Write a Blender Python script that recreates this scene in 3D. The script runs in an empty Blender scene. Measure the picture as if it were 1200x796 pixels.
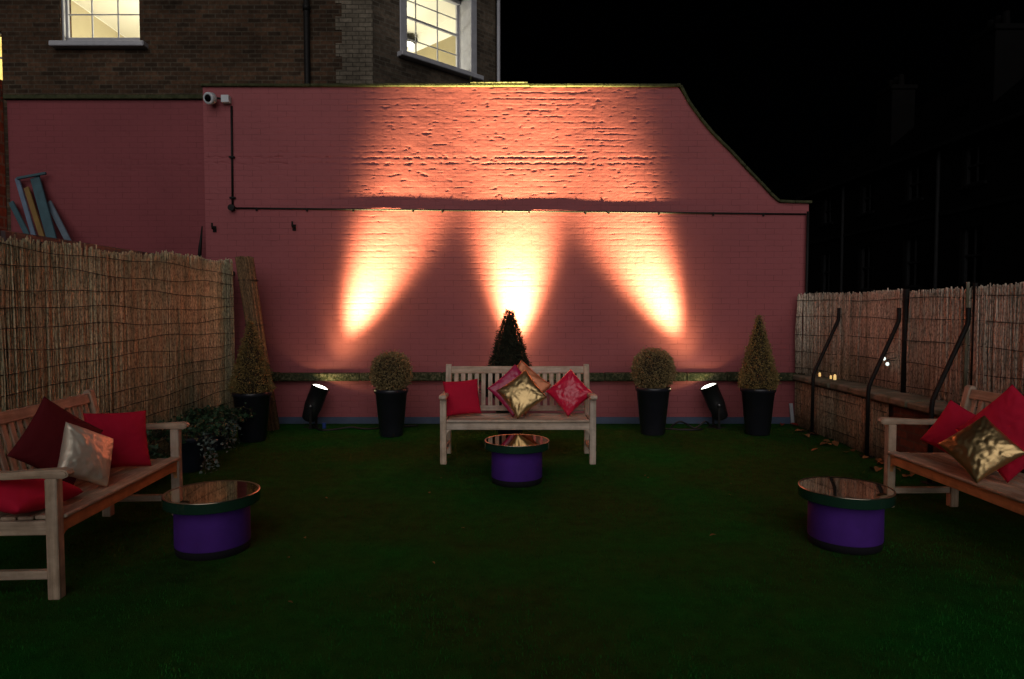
import bpy, bmesh, math, random
import numpy as np
from mathutils import Vector, Matrix, Euler
R = math.radians
rnd = random.Random(7)
sc = bpy.context.scene
C = sc.collection

# ------------------------------------------------------------------ materials
def new_mat(name):
    m = bpy.data.materials.new(name); m.use_nodes = True
    nt = m.node_tree; b = nt.nodes['Principled BSDF']
    return m, nt, b
def nd(nt, t, **kw):
    n = nt.nodes.new(t)
    for k, v in kw.items():
        if k in n.inputs: n.inputs[k].default_value = v
        else: setattr(n, k, v)
    return n
def ramp(nt, fac, stops):
    r = nt.nodes.new('ShaderNodeValToRGB')
    e = r.color_ramp.elements
    while len(e) < len(stops): e.new(0.5)
    for i, (p, c) in enumerate(stops):
        e[i].position = p; e[i].color = (*c, 1) if len(c) == 3 else c
    nt.links.new(fac, r.inputs['Fac'])
    return r.outputs['Color']
def coords(nt, kind='Object', scale=(1, 1, 1)):
    tc = nt.nodes.new('ShaderNodeTexCoord'); mp = nt.nodes.new('ShaderNodeMapping')
    mp.inputs['Scale'].default_value = scale
    nt.links.new(tc.outputs[kind], mp.inputs['Vector'])
    return mp.outputs['Vector']
def noise(nt, vec, scale, detail=4, rough=.6):
    n = nd(nt, 'ShaderNodeTexNoise', Scale=scale, Detail=detail, Roughness=rough)
    nt.links.new(vec, n.inputs['Vector'])
    return n.outputs['Fac']
def bump(nt, b, h, strength=.3, dist=.01, prev=None):
    n = nd(nt, 'ShaderNodeBump', Strength=strength, Distance=dist)
    nt.links.new(h, n.inputs['Height'])
    if prev: nt.links.new(prev, n.inputs['Normal'])
    nt.links.new(n.outputs['Normal'], b.inputs['Normal'])
    return n.outputs['Normal']
def mix(nt, fac, a, b, mode='MIX'):
    n = nt.nodes.new('ShaderNodeMix'); n.data_type = 'RGBA'; n.blend_type = mode
    for sock, v in ((n.inputs[0], fac), (n.inputs[6], a), (n.inputs[7], b)):
        if isinstance(v, (int, float)): sock.default_value = v
        elif isinstance(v, tuple): sock.default_value = (*v, 1)
        else: nt.links.new(v, sock)
    return n.outputs[2]

def simple(name, c1, c2=None, scale=6, rough=.6, metal=0., bs=.15, bscale=40, stretch=(1, 1, 1), kind='Object', dist=.004, spec=.5):
    m, nt, b = new_mat(name)
    c2 = c2 or tuple(x * .7 for x in c1)
    v = coords(nt, kind, stretch)
    nt.links.new(ramp(nt, noise(nt, v, scale), [(.3, c1), (.7, c2)]), b.inputs['Base Color'])
    b.inputs['Roughness'].default_value = rough; b.inputs['Metallic'].default_value = metal
    b.inputs['Specular IOR Level'].default_value = spec
    if bs: bump(nt, b, noise(nt, v, bscale), bs, dist)
    return m
def tinted(name, c1, c2, rough=.7, scale=12, stretch=(1, 1, 1), spec=.3):
    """each reed / leaf has a growth colour of its own, stored on the mesh"""
    m, nt, b = new_mat(name)
    a = nd(nt, 'ShaderNodeAttribute', attribute_name='tint')
    col = ramp(nt, a.outputs['Fac'], [(0, c1), (1, c2)])
    n = noise(nt, coords(nt, 'Object', stretch), scale)
    col = mix(nt, 1., col, ramp(nt, n, [(.3, (.6, .6, .6)), (.7, (1.1, 1.1, 1.1))]), 'MULTIPLY')
    if 'reed' in name:
        n2 = noise(nt, coords(nt, 'Object', (1, 1, .45)), 75, 3)
        col = mix(nt, 1., col, ramp(nt, n2, [(.34, (.35, .32, .30)), (.52, (1., 1., 1.)), (.7, (1.25, 1.2, 1.15))]), 'MULTIPLY')
    nt.links.new(col, b.inputs['Base Color'])
    b.inputs['Roughness'].default_value = rough; b.inputs['Specular IOR Level'].default_value = spec
    return m
def brickmat(name, c1, c2, mortar, w=.225, h=.075, rough=.85, dirt=.65, bs=.6):
    m, nt, b = new_mat(name)
    v = coords(nt, 'UV')
    t = nd(nt, 'ShaderNodeTexBrick', Scale=1., **{'Color1': (*c1, 1), 'Color2': (*c2, 1), 'Mortar': (*mortar, 1),
           'Mortar Size': .009, 'Mortar Smooth': .3, 'Brick Width': w, 'Row Height': h, 'Bias': 0.})
    nt.links.new(v, t.inputs['Vector'])
    n = noise(nt, v, .8, 7, .7); n2 = noise(nt, v, 14, 4)
    col = mix(nt, 1., t.outputs['Color'], ramp(nt, n, [(.3, (1 - dirt,) * 3), (.7, (1.15,) * 3)]), 'MULTIPLY')
    col = mix(nt, 1., col, ramp(nt, n2, [(.3, (.65,) * 3), (.7, (1.15,) * 3)]), 'MULTIPLY')
    nt.links.new(col, b.inputs['Base Color']); b.inputs['Roughness'].default_value = rough
    b.inputs['Specular IOR Level'].default_value = .1
    p = bump(nt, b, t.outputs['Fac'], -bs, .006)
    bump(nt, b, n2, .4, .006, p)
    return m
def paintmat(name, c, dark):
    m, nt, b = new_mat(name)
    v = coords(nt, 'Object')
    col = ramp(nt, noise(nt, v, .9, 6), [(.3, c), (.75, tuple(x * .78 for x in c))])
    n2 = noise(nt, coords(nt, 'Object', (1, 1, 5)), 7, 6)
    col = mix(nt, ramp(nt, n2, [(.62, (0, 0, 0)), (.8, (.55, .55, .55))]), col, dark)
    n3 = noise(nt, v, 55, 3)
    col = mix(nt, ramp(nt, n3, [(.74, (0, 0, 0)), (.78, (.6, .6, .6))]), col, tuple(x * .5 for x in dark))
    nt.links.new(col, b.inputs['Base Color']); b.inputs['Roughness'].default_value = .62
    b.inputs['Specular IOR Level'].default_value = .25
    sp = nt.nodes.new('ShaderNodeSeparateXYZ'); cb = nt.nodes.new('ShaderNodeCombineXYZ'); nt.links.new(v, sp.inputs[0])
    ad = nd(nt, 'ShaderNodeMath', operation='ADD'); ad.inputs[1].default_value = 20.; nt.links.new(sp.outputs['X'], ad.inputs[0])
    wv = noise(nt, v, 6, 3); wa = nd(nt, 'ShaderNodeMath', operation='MULTIPLY_ADD'); wa.inputs[1].default_value = .022
    nt.links.new(wv, wa.inputs[0]); nt.links.new(sp.outputs['Z'], wa.inputs[2])
    nt.links.new(ad.outputs[0], cb.inputs['X']); nt.links.new(wa.outputs[0], cb.inputs['Y'])
    bk = nd(nt, 'ShaderNodeTexBrick', Scale=1., **{'Mortar Size': .005, 'Mortar Smooth': .6, 'Brick Width': .225, 'Row Height': .075}); nt.links.new(cb.outputs[0], bk.inputs['Vector'])
    gr = mix(nt, 1., bk.outputs['Fac'], ramp(nt, noise(nt, v, 3.5, 4), [(.35, (.15,) * 3), (.65, (.75,) * 3)]), 'MULTIPLY')   # grime caught in the joints
    col = mix(nt, gr, col, tuple(x * .75 for x in dark)); nt.links.new(col, b.inputs['Base Color'])
    pb = bump(nt, b, bk.outputs['Fac'], -.22, .004)
    bump(nt, b, noise(nt, v, 45, 5), .22, .005, pb)
    return m
def emit(name, col, s):
    m, nt, b = new_mat(name)
    b.inputs['Base Color'].default_value = (.8, .8, .8, 1)
    b.inputs['Emission Color'].default_value = (*col, 1); b.inputs['Emission Strength'].default_value = s
    return m

M = {}
M['pink'] = paintmat('pink_paint', (.375, .100, .110), (.22, .053, .060))
M['pink_shaded'] = paintmat('pink_paint_shaded', (.27, .060, .070), (.18, .038, .042))  # wall paint darkened, the shade on the set-back stretch put into its colour
def mossmat():
    m, nt, b = new_mat('mossy_stone'); v = coords(nt, 'Object')
    col = ramp(nt, noise(nt, v, 24, 5, .75), [(.3, (.016, .018, .010)), (.47, (.055, .058, .028)), (.6, (.19, .165, .10)), (.75, (.05, .055, .024))])
    col = mix(nt, ramp(nt, noise(nt, v, 2.2, 3), [(.4, (0, 0, 0)), (.65, (.75, .75, .75))]), col, (.035, .045, .025))
    nt.links.new(col, b.inputs['Base Color']); b.inputs['Roughness'].default_value = .95; b.inputs['Specular IOR Level'].default_value = .1
    bump(nt, b, noise(nt, v, 40, 6), .9, .03)
    return m
M['moss'] = mossmat()
M['coping'] = simple('mossy_coping', (.085, .085, .045), (.04, .045, .022), 14, .95, bs=.7, bscale=40, dist=.02, spec=.1)
M['stone'] = simple('weathered_stone', (.27, .235, .18), (.07, .08, .035), 5, .9, bs=.6, bscale=30, dist=.015)
M['skirt'] = simple('blue_grey_paint', (.075, .10, .17), (.05, .07, .12), 5, .5)
M['brick'] = brickmat('mottled_dark_brick', (.135, .072, .042), (.050, .033, .022), (.11, .09, .065))  # dark brown brick, darkened further in broad random patches
M['pale_brick'] = brickmat('pale_brick', (.30, .25, .19), (.19, .16, .12), (.10, .085, .065))
M['bay_brick'] = brickmat('brown_brick', (.20, .15, .11), (.09, .07, .052), (.17, .15, .12))
M['red_brick'] = brickmat('red_brick', (.30, .10, .065), (.18, .06, .045), (.22, .18, .15), dirt=.25)
M['dwarf_brick'] = brickmat('old_garden_brick', (.17, .075, .05), (.11, .055, .04), (.10, .085, .07))
M['terrace_brick'] = brickmat('unlit_brick', (.0035, .003, .0028), (.0025, .0022, .002), (.0025, .002, .002))  # terrace brick, frames, stone and slate blackened to stand for missing light
M['dark_frame'] = simple('unlit_white_paint', (.03, .03, .031), None, 8, .5, spec=.03)  # white frames darkened so the terrace looks unlit
M['dark_stone'] = simple('unlit_stone', (.011, .011, .011), None, 8, .8, spec=.03)  # stone darkened the same way, to look unlit
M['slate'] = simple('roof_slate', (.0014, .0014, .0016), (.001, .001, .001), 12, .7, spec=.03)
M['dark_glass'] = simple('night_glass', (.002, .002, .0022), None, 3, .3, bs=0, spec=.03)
M['white_paint'] = simple('white_window_paint', (.50, .50, .54), (.40, .40, .44), 10, .45, bs=.05)
M['cream'] = simple('cream_wall_paint', (.80, .77, .67), (.78, .75, .65), 2, .8, bs=0)
M['buff_wall'] = simple('buff_wall_paint', (.42, .36, .22), (.40, .34, .21), 3, .8, bs=0)
M['olive_wall'] = simple('tan_wall_paint', (.30, .25, .14), (.27, .22, .12), 3, .8, bs=0)
M['blackplastic'] = simple('black_plastic', (.012, .012, .013), (.009, .009, .010), 20, .4, bs=.1)
M['blackmetal'] = simple('black_painted_metal', (.007, .0065, .0065), (.012, .010, .009), 14, .6, bs=.2, bscale=90, spec=.25)
M['canmetal'] = simple('black_can_metal', (.010, .010, .011), (.016, .016, .017), 14, .38, bs=.1)
M['steel'] = simple('zinc_steel', (.30, .30, .31), (.20, .20, .21), 30, .35, .9, bs=.05)
M['whiteplastic'] = simple('white_plastic', (.62, .66, .70), (.55, .58, .62), 10, .4, bs=0)
M['pot'] = simple('dark_pot_glaze', (.014, .014, .020), (.020, .020, .028), 6, .33, bs=.05)
M['bluepot'] = simple('blue_grey_pot', (.020, .026, .045), (.014, .018, .032), 6, .5)
M['soil'] = simple('soil', (.03, .02, .013), None, 30, .95, bs=.6, dist=.02)
M['bark'] = simple('bark', (.08, .055, .035), None, 20, .9, bs=.5, dist=.01)
M['reed'] = tinted('split_reed', (.43, .36, .21), (.88, .80, .53), .65, 9, (3, 3, .8))
M['reed_pale'] = tinted('weathered_reed', (.43, .335, .25), (.88, .76, .63), .65, 9, (3, 3, .8))
M['reed_dark'] = tinted('brown_reed', (.15, .085, .04), (.34, .21, .11), .7, 9, (3, 3, .8))
M['wire'] = simple('dark_wire', (.014, .010, .009), None, 20, .6, bs=0)
M['box_leaf'] = tinted('dry_box_leaf', (.19, .13, .055), (.42, .31, .14), .6)
M['cone_leaf'] = tinted('olive_box_leaf', (.16, .115, .038), (.42, .29, .105), .6)
M['conifer'] = tinted('conifer_sprig', (.014, .020, .010), (.045, .050, .024), .7)
M['core'] = simple('twig_mass', (.035, .024, .012), None, 30, .95, bs=.5, dist=.01)
M['ivy'] = tinted('ivy_leaf', (.018, .055, .022), (.06, .12, .06), .5)
M['ivy_pale'] = tinted('variegated_ivy_leaf', (.09, .14, .12), (.26, .32, .29), .5)
M['leaf'] = tinted('dead_leaf', (.16, .065, .022), (.42, .19, .07), .7, 25)
M['redleaf'] = tinted('red_dead_leaf', (.22, .02, .012), (.28, .04, .02), .7, 25)
M['cable'] = simple('black_cable', (.008, .008, .009), None, 20, .5, bs=0)
M['bluecap'] = simple('blue_plug', (.03, .07, .30), None, 20, .4, bs=0)
M['lens'] = emit('lit_lens', (1, .93, .80), 6)
M['flame'] = emit('amber_glow', (1, .60, .14), .75)
M['led'] = emit('white_glow', (.85, 1, .9), 1.2)
M['roomlamp'] = emit('room_lamp', (1, .95, .8), 2.5)

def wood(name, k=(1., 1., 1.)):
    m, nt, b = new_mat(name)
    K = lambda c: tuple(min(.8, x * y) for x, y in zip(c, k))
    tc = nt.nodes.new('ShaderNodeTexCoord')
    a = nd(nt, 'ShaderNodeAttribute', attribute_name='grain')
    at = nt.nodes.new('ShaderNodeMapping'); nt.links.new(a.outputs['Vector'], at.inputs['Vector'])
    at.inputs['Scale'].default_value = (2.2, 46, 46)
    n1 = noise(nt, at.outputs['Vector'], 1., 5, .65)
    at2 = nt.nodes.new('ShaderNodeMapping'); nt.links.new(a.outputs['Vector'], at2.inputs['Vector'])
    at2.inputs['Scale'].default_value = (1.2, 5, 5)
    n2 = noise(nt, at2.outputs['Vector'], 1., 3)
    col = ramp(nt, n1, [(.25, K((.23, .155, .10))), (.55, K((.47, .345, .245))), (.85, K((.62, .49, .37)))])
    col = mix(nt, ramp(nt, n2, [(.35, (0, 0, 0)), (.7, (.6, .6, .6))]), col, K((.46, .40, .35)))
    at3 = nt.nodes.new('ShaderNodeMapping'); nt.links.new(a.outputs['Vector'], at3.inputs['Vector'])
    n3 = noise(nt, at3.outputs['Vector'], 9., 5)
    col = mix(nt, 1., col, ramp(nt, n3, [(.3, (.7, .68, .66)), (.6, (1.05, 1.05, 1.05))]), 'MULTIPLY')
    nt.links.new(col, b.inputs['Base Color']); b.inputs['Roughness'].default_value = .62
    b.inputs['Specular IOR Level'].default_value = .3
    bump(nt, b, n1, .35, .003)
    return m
M['teak'] = wood('weathered_teak_lit', (1.3, 1.3, 1.32)); M['teak_dim'] = wood('weathered_teak', (1.08, 1.04, 1.0)); M['teak_bounce'] = wood('teak_bounce_tint', (1.35, .76, .38))  # centre bench lightened for its stronger light; aprons tinted for wall bounce

def turf():
    m, nt, b = new_mat('artificial_turf')
    v = coords(nt, 'Object')
    big = noise(nt, v, .55, 5); mid = noise(nt, v, 9, 5); fine = noise(nt, v, 260, 3)
    col = ramp(nt, fine, [(.3, (.003, .056, .006)), (.7, (.013, .155, .019))])
    col = mix(nt, ramp(nt, big, [(.36, (0, 0, 0)), (.56, (.85, .85, .85))]), col, (.034, .056, .010))
    col = mix(nt, 1., col, ramp(nt, mid, [(.3, (.7, .7, .7)), (.7, (1.2, 1.2, 1.2))]), 'MULTIPLY')
    nt.links.new(col, b.inputs['Base Color'])
    b.inputs['Roughness'].default_value = .9; b.inputs['Specular IOR Level'].default_value = .05
    p = bump(nt, b, fine, .9, .012)
    bump(nt, b, mid, .35, .03, p)
    return m
M['turf'] = turf()
M['earth'] = simple('dark_ground', (.02, .018, .015), (.012, .011, .010), 3, .95, bs=.3)
M['grassblade'] = tinted('turf_blade', (.004, .056, .006), (.020, .155, .020), .8, 3, spec=.08)

def fabric(name, c, sheen=.0, rough=.85, weave=500, metal=0., crink=0., spec=.3, dirt=.8):
    m, nt, b = new_mat(name)
    v = coords(nt, 'Object')
    n = noise(nt, v, 5, 4)
    nt.links.new(ramp(nt, n, [(.3, c), (.75, tuple(x * dirt for x in c))]), b.inputs['Base Color'])
    b.inputs['Roughness'].default_value = rough; b.inputs['Metallic'].default_value = metal
    b.inputs['Specular IOR Level'].default_value = spec
    if sheen: b.inputs['Sheen Weight'].default_value = sheen
    p = bump(nt, b, noise(nt, v, weave, 2), .25, .001)
    if crink:
        w = nd(nt, 'ShaderNodeTexNoise', Scale=6., Detail=2., Distortion=1.2); nt.links.new(v, w.inputs['Vector'])
        bump(nt, b, w.outputs['Fac'], crink, .03, p)
    return m
M['red'] = fabric('red_cotton', (.58, .006, .038))
M['crimson'] = fabric('crimson_satin', (.46, .012, .085), rough=.35, crink=.3, spec=.7)
M['redsatin'] = fabric('red_satin', (.72, .008, .055), rough=.32, crink=.2, spec=.8)
M['maroon'] = fabric('maroon_velvet', (.115, .003, .007))
M['copper'] = fabric('copper_satin', (.60, .21, .10), rough=.35, crink=.3, metal=.4)
M['gold'] = fabric('gold_lame', (.70, .49, .235), rough=.38, metal=1., crink=.16)
M['silver'] = fabric('champagne_lame', (.90, .77, .62), rough=.46, metal=.6, crink=.45)
M['purple'] = fabric('purple_felt', (.075, .017, .225), rough=.85, weave=220, dirt=.66)
M['blackfelt'] = fabric('black_felt', (.006, .005, .008), rough=.9)
def mirror():
    m, nt, b = new_mat('smoked_mirror')
    b.inputs['Base Color'].default_value = (.62, .52, .42, 1); b.inputs['Metallic'].default_value = 1
    v = coords(nt, 'Object')
    nt.links.new(ramp(nt, noise(nt, v, 25, 5), [(.4, (.015, .015, .015)), (.8, (.06, .06, .06))]), b.inputs['Roughness'])
    return m
M['mirror'] = mirror()
M['rim'] = simple('polished_rim', (.05, .14, .09), (.04, .12, .08), 10, .13, .75, bs=.03, bscale=15)
M['edge'] = simple('bright_metal_edge', (.70, .58, .44), None, 20, .28, 1., bs=0)
def glass():
    m, nt, b = new_mat('window_glass')
    out = nt.nodes['Material Output']
    t = nd(nt, 'ShaderNodeBsdfTransparent'); t.inputs[0].default_value = (.93, .95, .93, 1)
    g = nd(nt, 'ShaderNodeBsdfGlossy', Roughness=.02)
    f = nd(nt, 'ShaderNodeFresnel', IOR=1.3); mx = nd(nt, 'ShaderNodeMixShader')
    nt.links.new(f.outputs[0], mx.inputs[0]); nt.links.new(t.outputs[0], mx.inputs[1]); nt.links.new(g.outputs[0], mx.inputs[2])
    nt.links.new(mx.outputs[0], out.inputs['Surface'])
    return m
M['glass'] = glass()
M['blue_paint'] = simple('pale_blue_paint', (.16, .22, .32), (.11, .15, .22), 9, .6)
M['teal_paint'] = simple('teal_paint', (.05, .12, .15), (.035, .08, .10), 9, .6)
M['ochre'] = simple('ochre_board', (.28, .16, .035), (.2, .11, .03), 9, .7)
M['greyblue'] = simple('blue_grey_board', (.15, .20, .25), (.10, .13, .17), 9, .6)
M['fascia'] = simple('fascia_paint', (.10, .055, .065), (.16, .13, .12), 6, .7)
M['felt'] = simple('roofing_felt', (.03, .03, .032), None, 9, .9)

# ------------------------------------------------------------------ mesh helpers
class MB:
    def __init__(s): s.v = []; s.f = []; s.t = []; s.g = []; s.tv = 0.; s.sm = []; s.smooth = False
    def add(s, vs, fs, grain=None):
        o = len(s.v); s.v += [tuple(p) for p in vs]
        s.g += [tuple(q) for q in (grain or vs)]
        for f in fs: s.f.append(tuple(i + o for i in f)); s.t.append(s.tv); s.sm.append(s.smooth)
    def box(s, a, b, c=.004):
        """bevelled box between two corners (c = chamfer), grain along its longest side"""
        bm = bmesh.new(); bmesh.ops.create_cube(bm, size=1)
        lo = [min(a[i], b[i]) for i in range(3)]; hi = [max(a[i], b[i]) for i in range(3)]
        for v in bm.verts:
            for i in range(3): v.co[i] = lo[i] + (v.co[i] + .5) * (hi[i] - lo[i])
        if c: bmesh.ops.bevel(bm, geom=bm.edges[:], offset=c, segments=1, affect='EDGES')
        s.from_bm(bm)
    def from_bm(s, bm, mat=None):
        bm.verts.index_update()
        vs = [Vector(v.co) for v in bm.verts]
        ext = [max(p[i] for p in vs) - min(p[i] for p in vs) for i in range(3)]
        k = ext.index(max(ext)); off = rnd.uniform(0, 40)
        gr = [(p[k] + off, p[(k + 1) % 3] + off, p[(k + 2) % 3]) for p in vs]
        if mat: vs = [mat @ p for p in vs]
        s.add(vs, [[v.index for v in f.verts] for f in bm.faces], gr); bm.free()
    def obox(s, p0, p1, w, h, up=(0, 0, 1), c=.003):
        """bar of section w (sideways) x h from p0 to p1"""
        p0, p1 = Vector(p0), Vector(p1); d = p1 - p0; L = d.length; d.normalize()
        up = Vector(up); sd = d.cross(up)
        if sd.length < 1e-4: sd = d.cross(Vector((1, 0, 0)))
        sd.normalize(); up = sd.cross(d)
        bm = bmesh.new(); bmesh.ops.create_cube(bm, size=1)
        for v in bm.verts: v.co = Vector((v.co.x * L, v.co.y * w, v.co.z * h))
        if c: bmesh.ops.bevel(bm, geom=bm.edges[:], offset=c, segments=1, affect='EDGES')
        mt = Matrix((d, sd, up)).transposed().to_4x4(); mt.translation = (p0 + p1) / 2
        s.from_bm(bm, mt)
    def tube(s, pts, r, n=8, cap=True):
        pts = [Vector(p) for p in pts]; rs = r if isinstance(r, (list, tuple)) else [r] * len(pts)
        vs = []; fs = []
        ref = None
        for i, p in enumerate(pts):
            d = (pts[min(i + 1, len(pts) - 1)] - pts[max(i - 1, 0)]).normalized()
            if ref is None: ref = Vector((0, 0, 1)) if abs(d.z) < .9 else Vector((1, 0, 0))
            a = d.cross(ref).normalized(); b = a.cross(d); ref = b
            for k in range(n):
                t = 2 * math.pi * k / n
                vs.append(p + (a * math.cos(t) + b * math.sin(t)) * rs[i])
        for i in range(len(pts) - 1):
            for k in range(n):
                k2 = (k + 1) % n
                fs.append((i * n + k, i * n + k2, (i + 1) * n + k2, (i + 1) * n + k))
        if cap: fs.append(tuple(range(n))[::-1]); fs.append(tuple((len(pts) - 1) * n + k for k in range(n)))
        s.add(vs, fs)
    def lathe(s, prof, n=48, mat=None):
        vs = []; fs = []
        for r, z in prof:
            for k in range(n):
                t = 2 * math.pi * k / n; vs.append(Vector((r * math.cos(t), r * math.sin(t), z)))
        m = len(prof)
        for i in range(m - 1):
            for k in range(n):
                k2 = (k + 1) % n
                fs.append((i * n + k, i * n + k2, (i + 1) * n + k2, (i + 1) * n + k))
        if prof[0][0] > 1e-5: fs.append(tuple(range(n))[::-1])
        if prof[-1][0] > 1e-5: fs.append(tuple((m - 1) * n + k for k in range(n)))
        if mat: vs = [mat @ p for p in vs]
        s.add(vs, fs)
    def build(s, name, mat, parent=None, smooth=False):
        me = bpy.data.meshes.new(name)
        me.from_pydata(s.v, [], s.f); me.update()
        if smooth: me.polygons.foreach_set('use_smooth', [True] * len(s.f))
        elif any(s.sm): me.polygons.foreach_set('use_smooth', s.sm)
        me.materials.append(mat)
        if any(s.t):
            at = me.attributes.new('tint', 'FLOAT', 'FACE'); at.data.foreach_set('value', s.t)
        if mat is M['teak']:
            at = me.attributes.new('grain', 'FLOAT_VECTOR', 'POINT')
            at.data.foreach_set('vector', [x for q in s.g for x in q])
        o = bpy.data.objects.new(name, me); C.objects.link(o)
        if parent: o.parent = parent
        return o
def boxuv(o):
    """brick-size coordinates: along the wall, up the wall (metres)"""
    me = o.data; uv = me.uv_layers.new(name='UVMap')
    for p in me.polygons:
        n = p.normal
        t = Vector((1, 0, 0)) if abs(n.z) > .7 else Vector((0, 0, 1)).cross(n).normalized()
        for li in p.loop_indices:
            c = me.vertices[me.loops[li].vertex_index].co
            uv.data[li].uv = (c.dot(t) + 50, (c.y if abs(n.z) > .7 else c.z) + 10)
    return o
def tag(o, label=None, cat=None, group=None, kind=None):
    if label: o['label'] = label
    if cat: o['category'] = cat
    if group: o['group'] = group
    if kind: o['kind'] = kind
    return o
def thing(name, label, cat, loc=(0, 0, 0), rz=0., group=None):
    o = bpy.data.objects.new(name, None); C.objects.link(o); o.empty_display_size = .1
    o.location = loc; o.rotation_euler = (0, 0, rz)
    return tag(o, label, cat, group)
def dup(root, loc, rz, label):
    r = root.copy(); C.objects.link(r); r.location = loc; r.rotation_euler = (0, 0, rz); r['label'] = label
    for ch in list(root.children):
        c = ch.copy(); C.objects.link(c); c.parent = r
        for g in list(ch.children):
            d = g.copy(); C.objects.link(d); d.parent = c
    return r

# ------------------------------------------------------------------ the ground
def grid_noise(seed):
    rs = np.random.RandomState(seed); tab = rs.rand(256, 256)
    def f(x, z):
        xi = np.floor(x).astype(int); zi = np.floor(z).astype(int); fx = x - xi; fz = z - zi
        fx = fx * fx * (3 - 2 * fx); fz = fz * fz * (3 - 2 * fz)
        a = tab[xi % 256, zi % 256]; b = tab[(xi + 1) % 256, zi % 256]
        c = tab[xi % 256, (zi + 1) % 256]; d = tab[(xi + 1) % 256, (zi + 1) % 256]
        return (a * (1 - fx) + b * fx) * (1 - fz) + (c * (1 - fx) + d * fx) * fz
    return f
g = MB(); g.add([(-400, -400, -.02), (400, -400, -.02), (400, 400, -.02), (-400, 400, -.02)], [(0, 1, 2, 3)])
tag(g.build('ground', M['earth']), kind='structure')
nz0 = grid_noise(3)
nx, ny = 160, 260
xs = np.linspace(-3.62, 3.70, nx); ys = np.linspace(-4., 8.93, ny)
GX, GY = np.meshgrid(xs, ys)
GZ = .006 * (nz0(GX * 1.7 + 20, GY * 1.7 + 20) - .5) + .004 * (nz0(GX * 6 + 50, GY * 6 + 50) - .5)
g = MB(); g.add(np.stack([GX, GY, GZ], -1).reshape(-1, 3).tolist(),
    [(j * nx + i, j * nx + i + 1, (j + 1) * nx + i + 1, (j + 1) * nx + i) for j in range(ny - 1) for i in range(nx - 1)])
tag(g.build('turf_floor', M['turf'], smooth=True), kind='structure')
# a short pile of blades over the turf
g = MB()
N = 90000
rs = np.random.RandomState(5)
by = 2.2 + 6.4 * rs.rand(N) ** 1.6; bx = (rs.rand(N) * 2 - 1) * np.minimum(3.55, by * .82 + .2)
ba = rs.rand(N) * math.pi * 2; bh = .008 + .012 * rs.rand(N); bl = .010 * (rs.rand(N, 2) - .5); tn = rs.rand(N)
for i in range(N):
    w = .0022; cx, cy = math.cos(ba[i]) * w, math.sin(ba[i]) * w
    g.v += [(bx[i] - cx, by[i] - cy, -.002), (bx[i] + cx, by[i] + cy, -.002), (bx[i] + bl[i, 0], by[i] + bl[i, 1], bh[i])]
    g.f.append((3 * i, 3 * i + 1, 3 * i + 2)); g.t.append(tn[i] + .001); g.sm.append(False)
g.g = g.v
tag(g.build('turf_pile', M['grassblade']), kind='stuff')

# ------------------------------------------------------------------ the painted end wall
WY = 8.90
def ztop(x):
    pts = [(-3.97, 4.345), (2.10, 4.345), (2.137, 4.335), (2.28, 4.12), (2.416, 3.935), (2.60, 3.72), (2.806, 3.522), (3.0, 3.32), (3.198, 3.12), (3.33, 2.98), (3.445, 2.875), (3.9, 2.86)]
    return np.interp(x, [p[0] for p in pts], [p[1] for p in pts])
na, nb, nc = grid_noise(11), grid_noise(12), grid_noise(13)
def relief(x, z, amp=1.):
    row = np.floor(z / .075)
    fz = z / .075 - row
    fx = ((x + 20) / .225 + .5 * (row % 2)) % 1.
    wob = .20 * (na(x * 11 + 30, z * 13) - .5) + .10 * (nb(x * 31 + 8, z * 20) - .5)
    dj = np.minimum(np.abs(fz + wob), np.abs(1 - fz - wob)) * .075       # to the bed joint
    dv = np.minimum(fx, 1 - fx) * .225
    bed = np.exp(-(dj / .007) ** 2); ver = .85 * np.exp(-(dv / .007) ** 2)
    patch = np.clip((nb(x * 1.6 + 40, z * 3.2 + 9) - .30) * 2.0, .05, 1.)   # thick paint fills some joints
    d = -.0031 * np.maximum(bed, ver) * patch * (.62 + .38 * np.clip((z - 2.83) / .05, 0, 1)) * np.clip(2.6 * nc(x * 13 + 61, np.round(z / .075) * 3.7 + 7) - .45, .12, 1.5)
    brick = na(row * 7.3 + 3, np.floor((x + 20) / .225 + .5 * (row % 2)) * 3.7 + 1)
    d += .0016 * (brick - .5)
    d += .0016 * (nb(x * 6 + 3, z * 10 + 5) - .5) + .0010 * (nc(x * 24, z * 38) - .5) + .0008 * (na(x * 55, z * 75) - .5)
    up = np.clip((z - 2.83) / .05, 0, 1)
    d *= 1 + .1 * up
    band = np.exp(-((z - 3.42) / .085) ** 2)                              # crumbling courses
    d -= band * .016 * np.exp(-(dj / .014) ** 2) * np.clip(nc(x * 34 + 9, z * 44 + 3) - .36, 0, 1) * np.clip(2 * nb(x * 9 + 3, z * 12 + 41) - .2, .1, 1) * 2
    d -= (.25 + .75 * up) * .007 * np.clip(nb(x * 19 + 77, z * 42 + 31) - .84, 0, 1) * 6
    return d * amp * .78
def face_wall(x0, x1, nx, nz, ztopf, y0, off, amp=1.):
    xs = np.linspace(x0, x1, nx); T = np.linspace(0, 1, nz)
    X, TT = np.meshgrid(xs, T); Z = TT * ztopf(X)
    # proud foot below the ledge, upper courses set back above the pipe
    D = relief(X, Z, amp) + off(Z)
    Yv = y0 - D
    g = MB(); g.v = np.stack([X, Yv, Z], -1).reshape(-1, 3).tolist()
    jj, ii = np.meshgrid(np.arange(nz - 1), np.arange(nx - 1), indexing='ij')
    a = (jj * nx + ii).ravel()
    g.f = np.stack([a, a + 1, a + nx + 1, a + nx], -1).tolist(); g.t = [0.] * len(g.f); g.sm = [True] * len(g.f); g.g = g.v
    return g, xs
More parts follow.
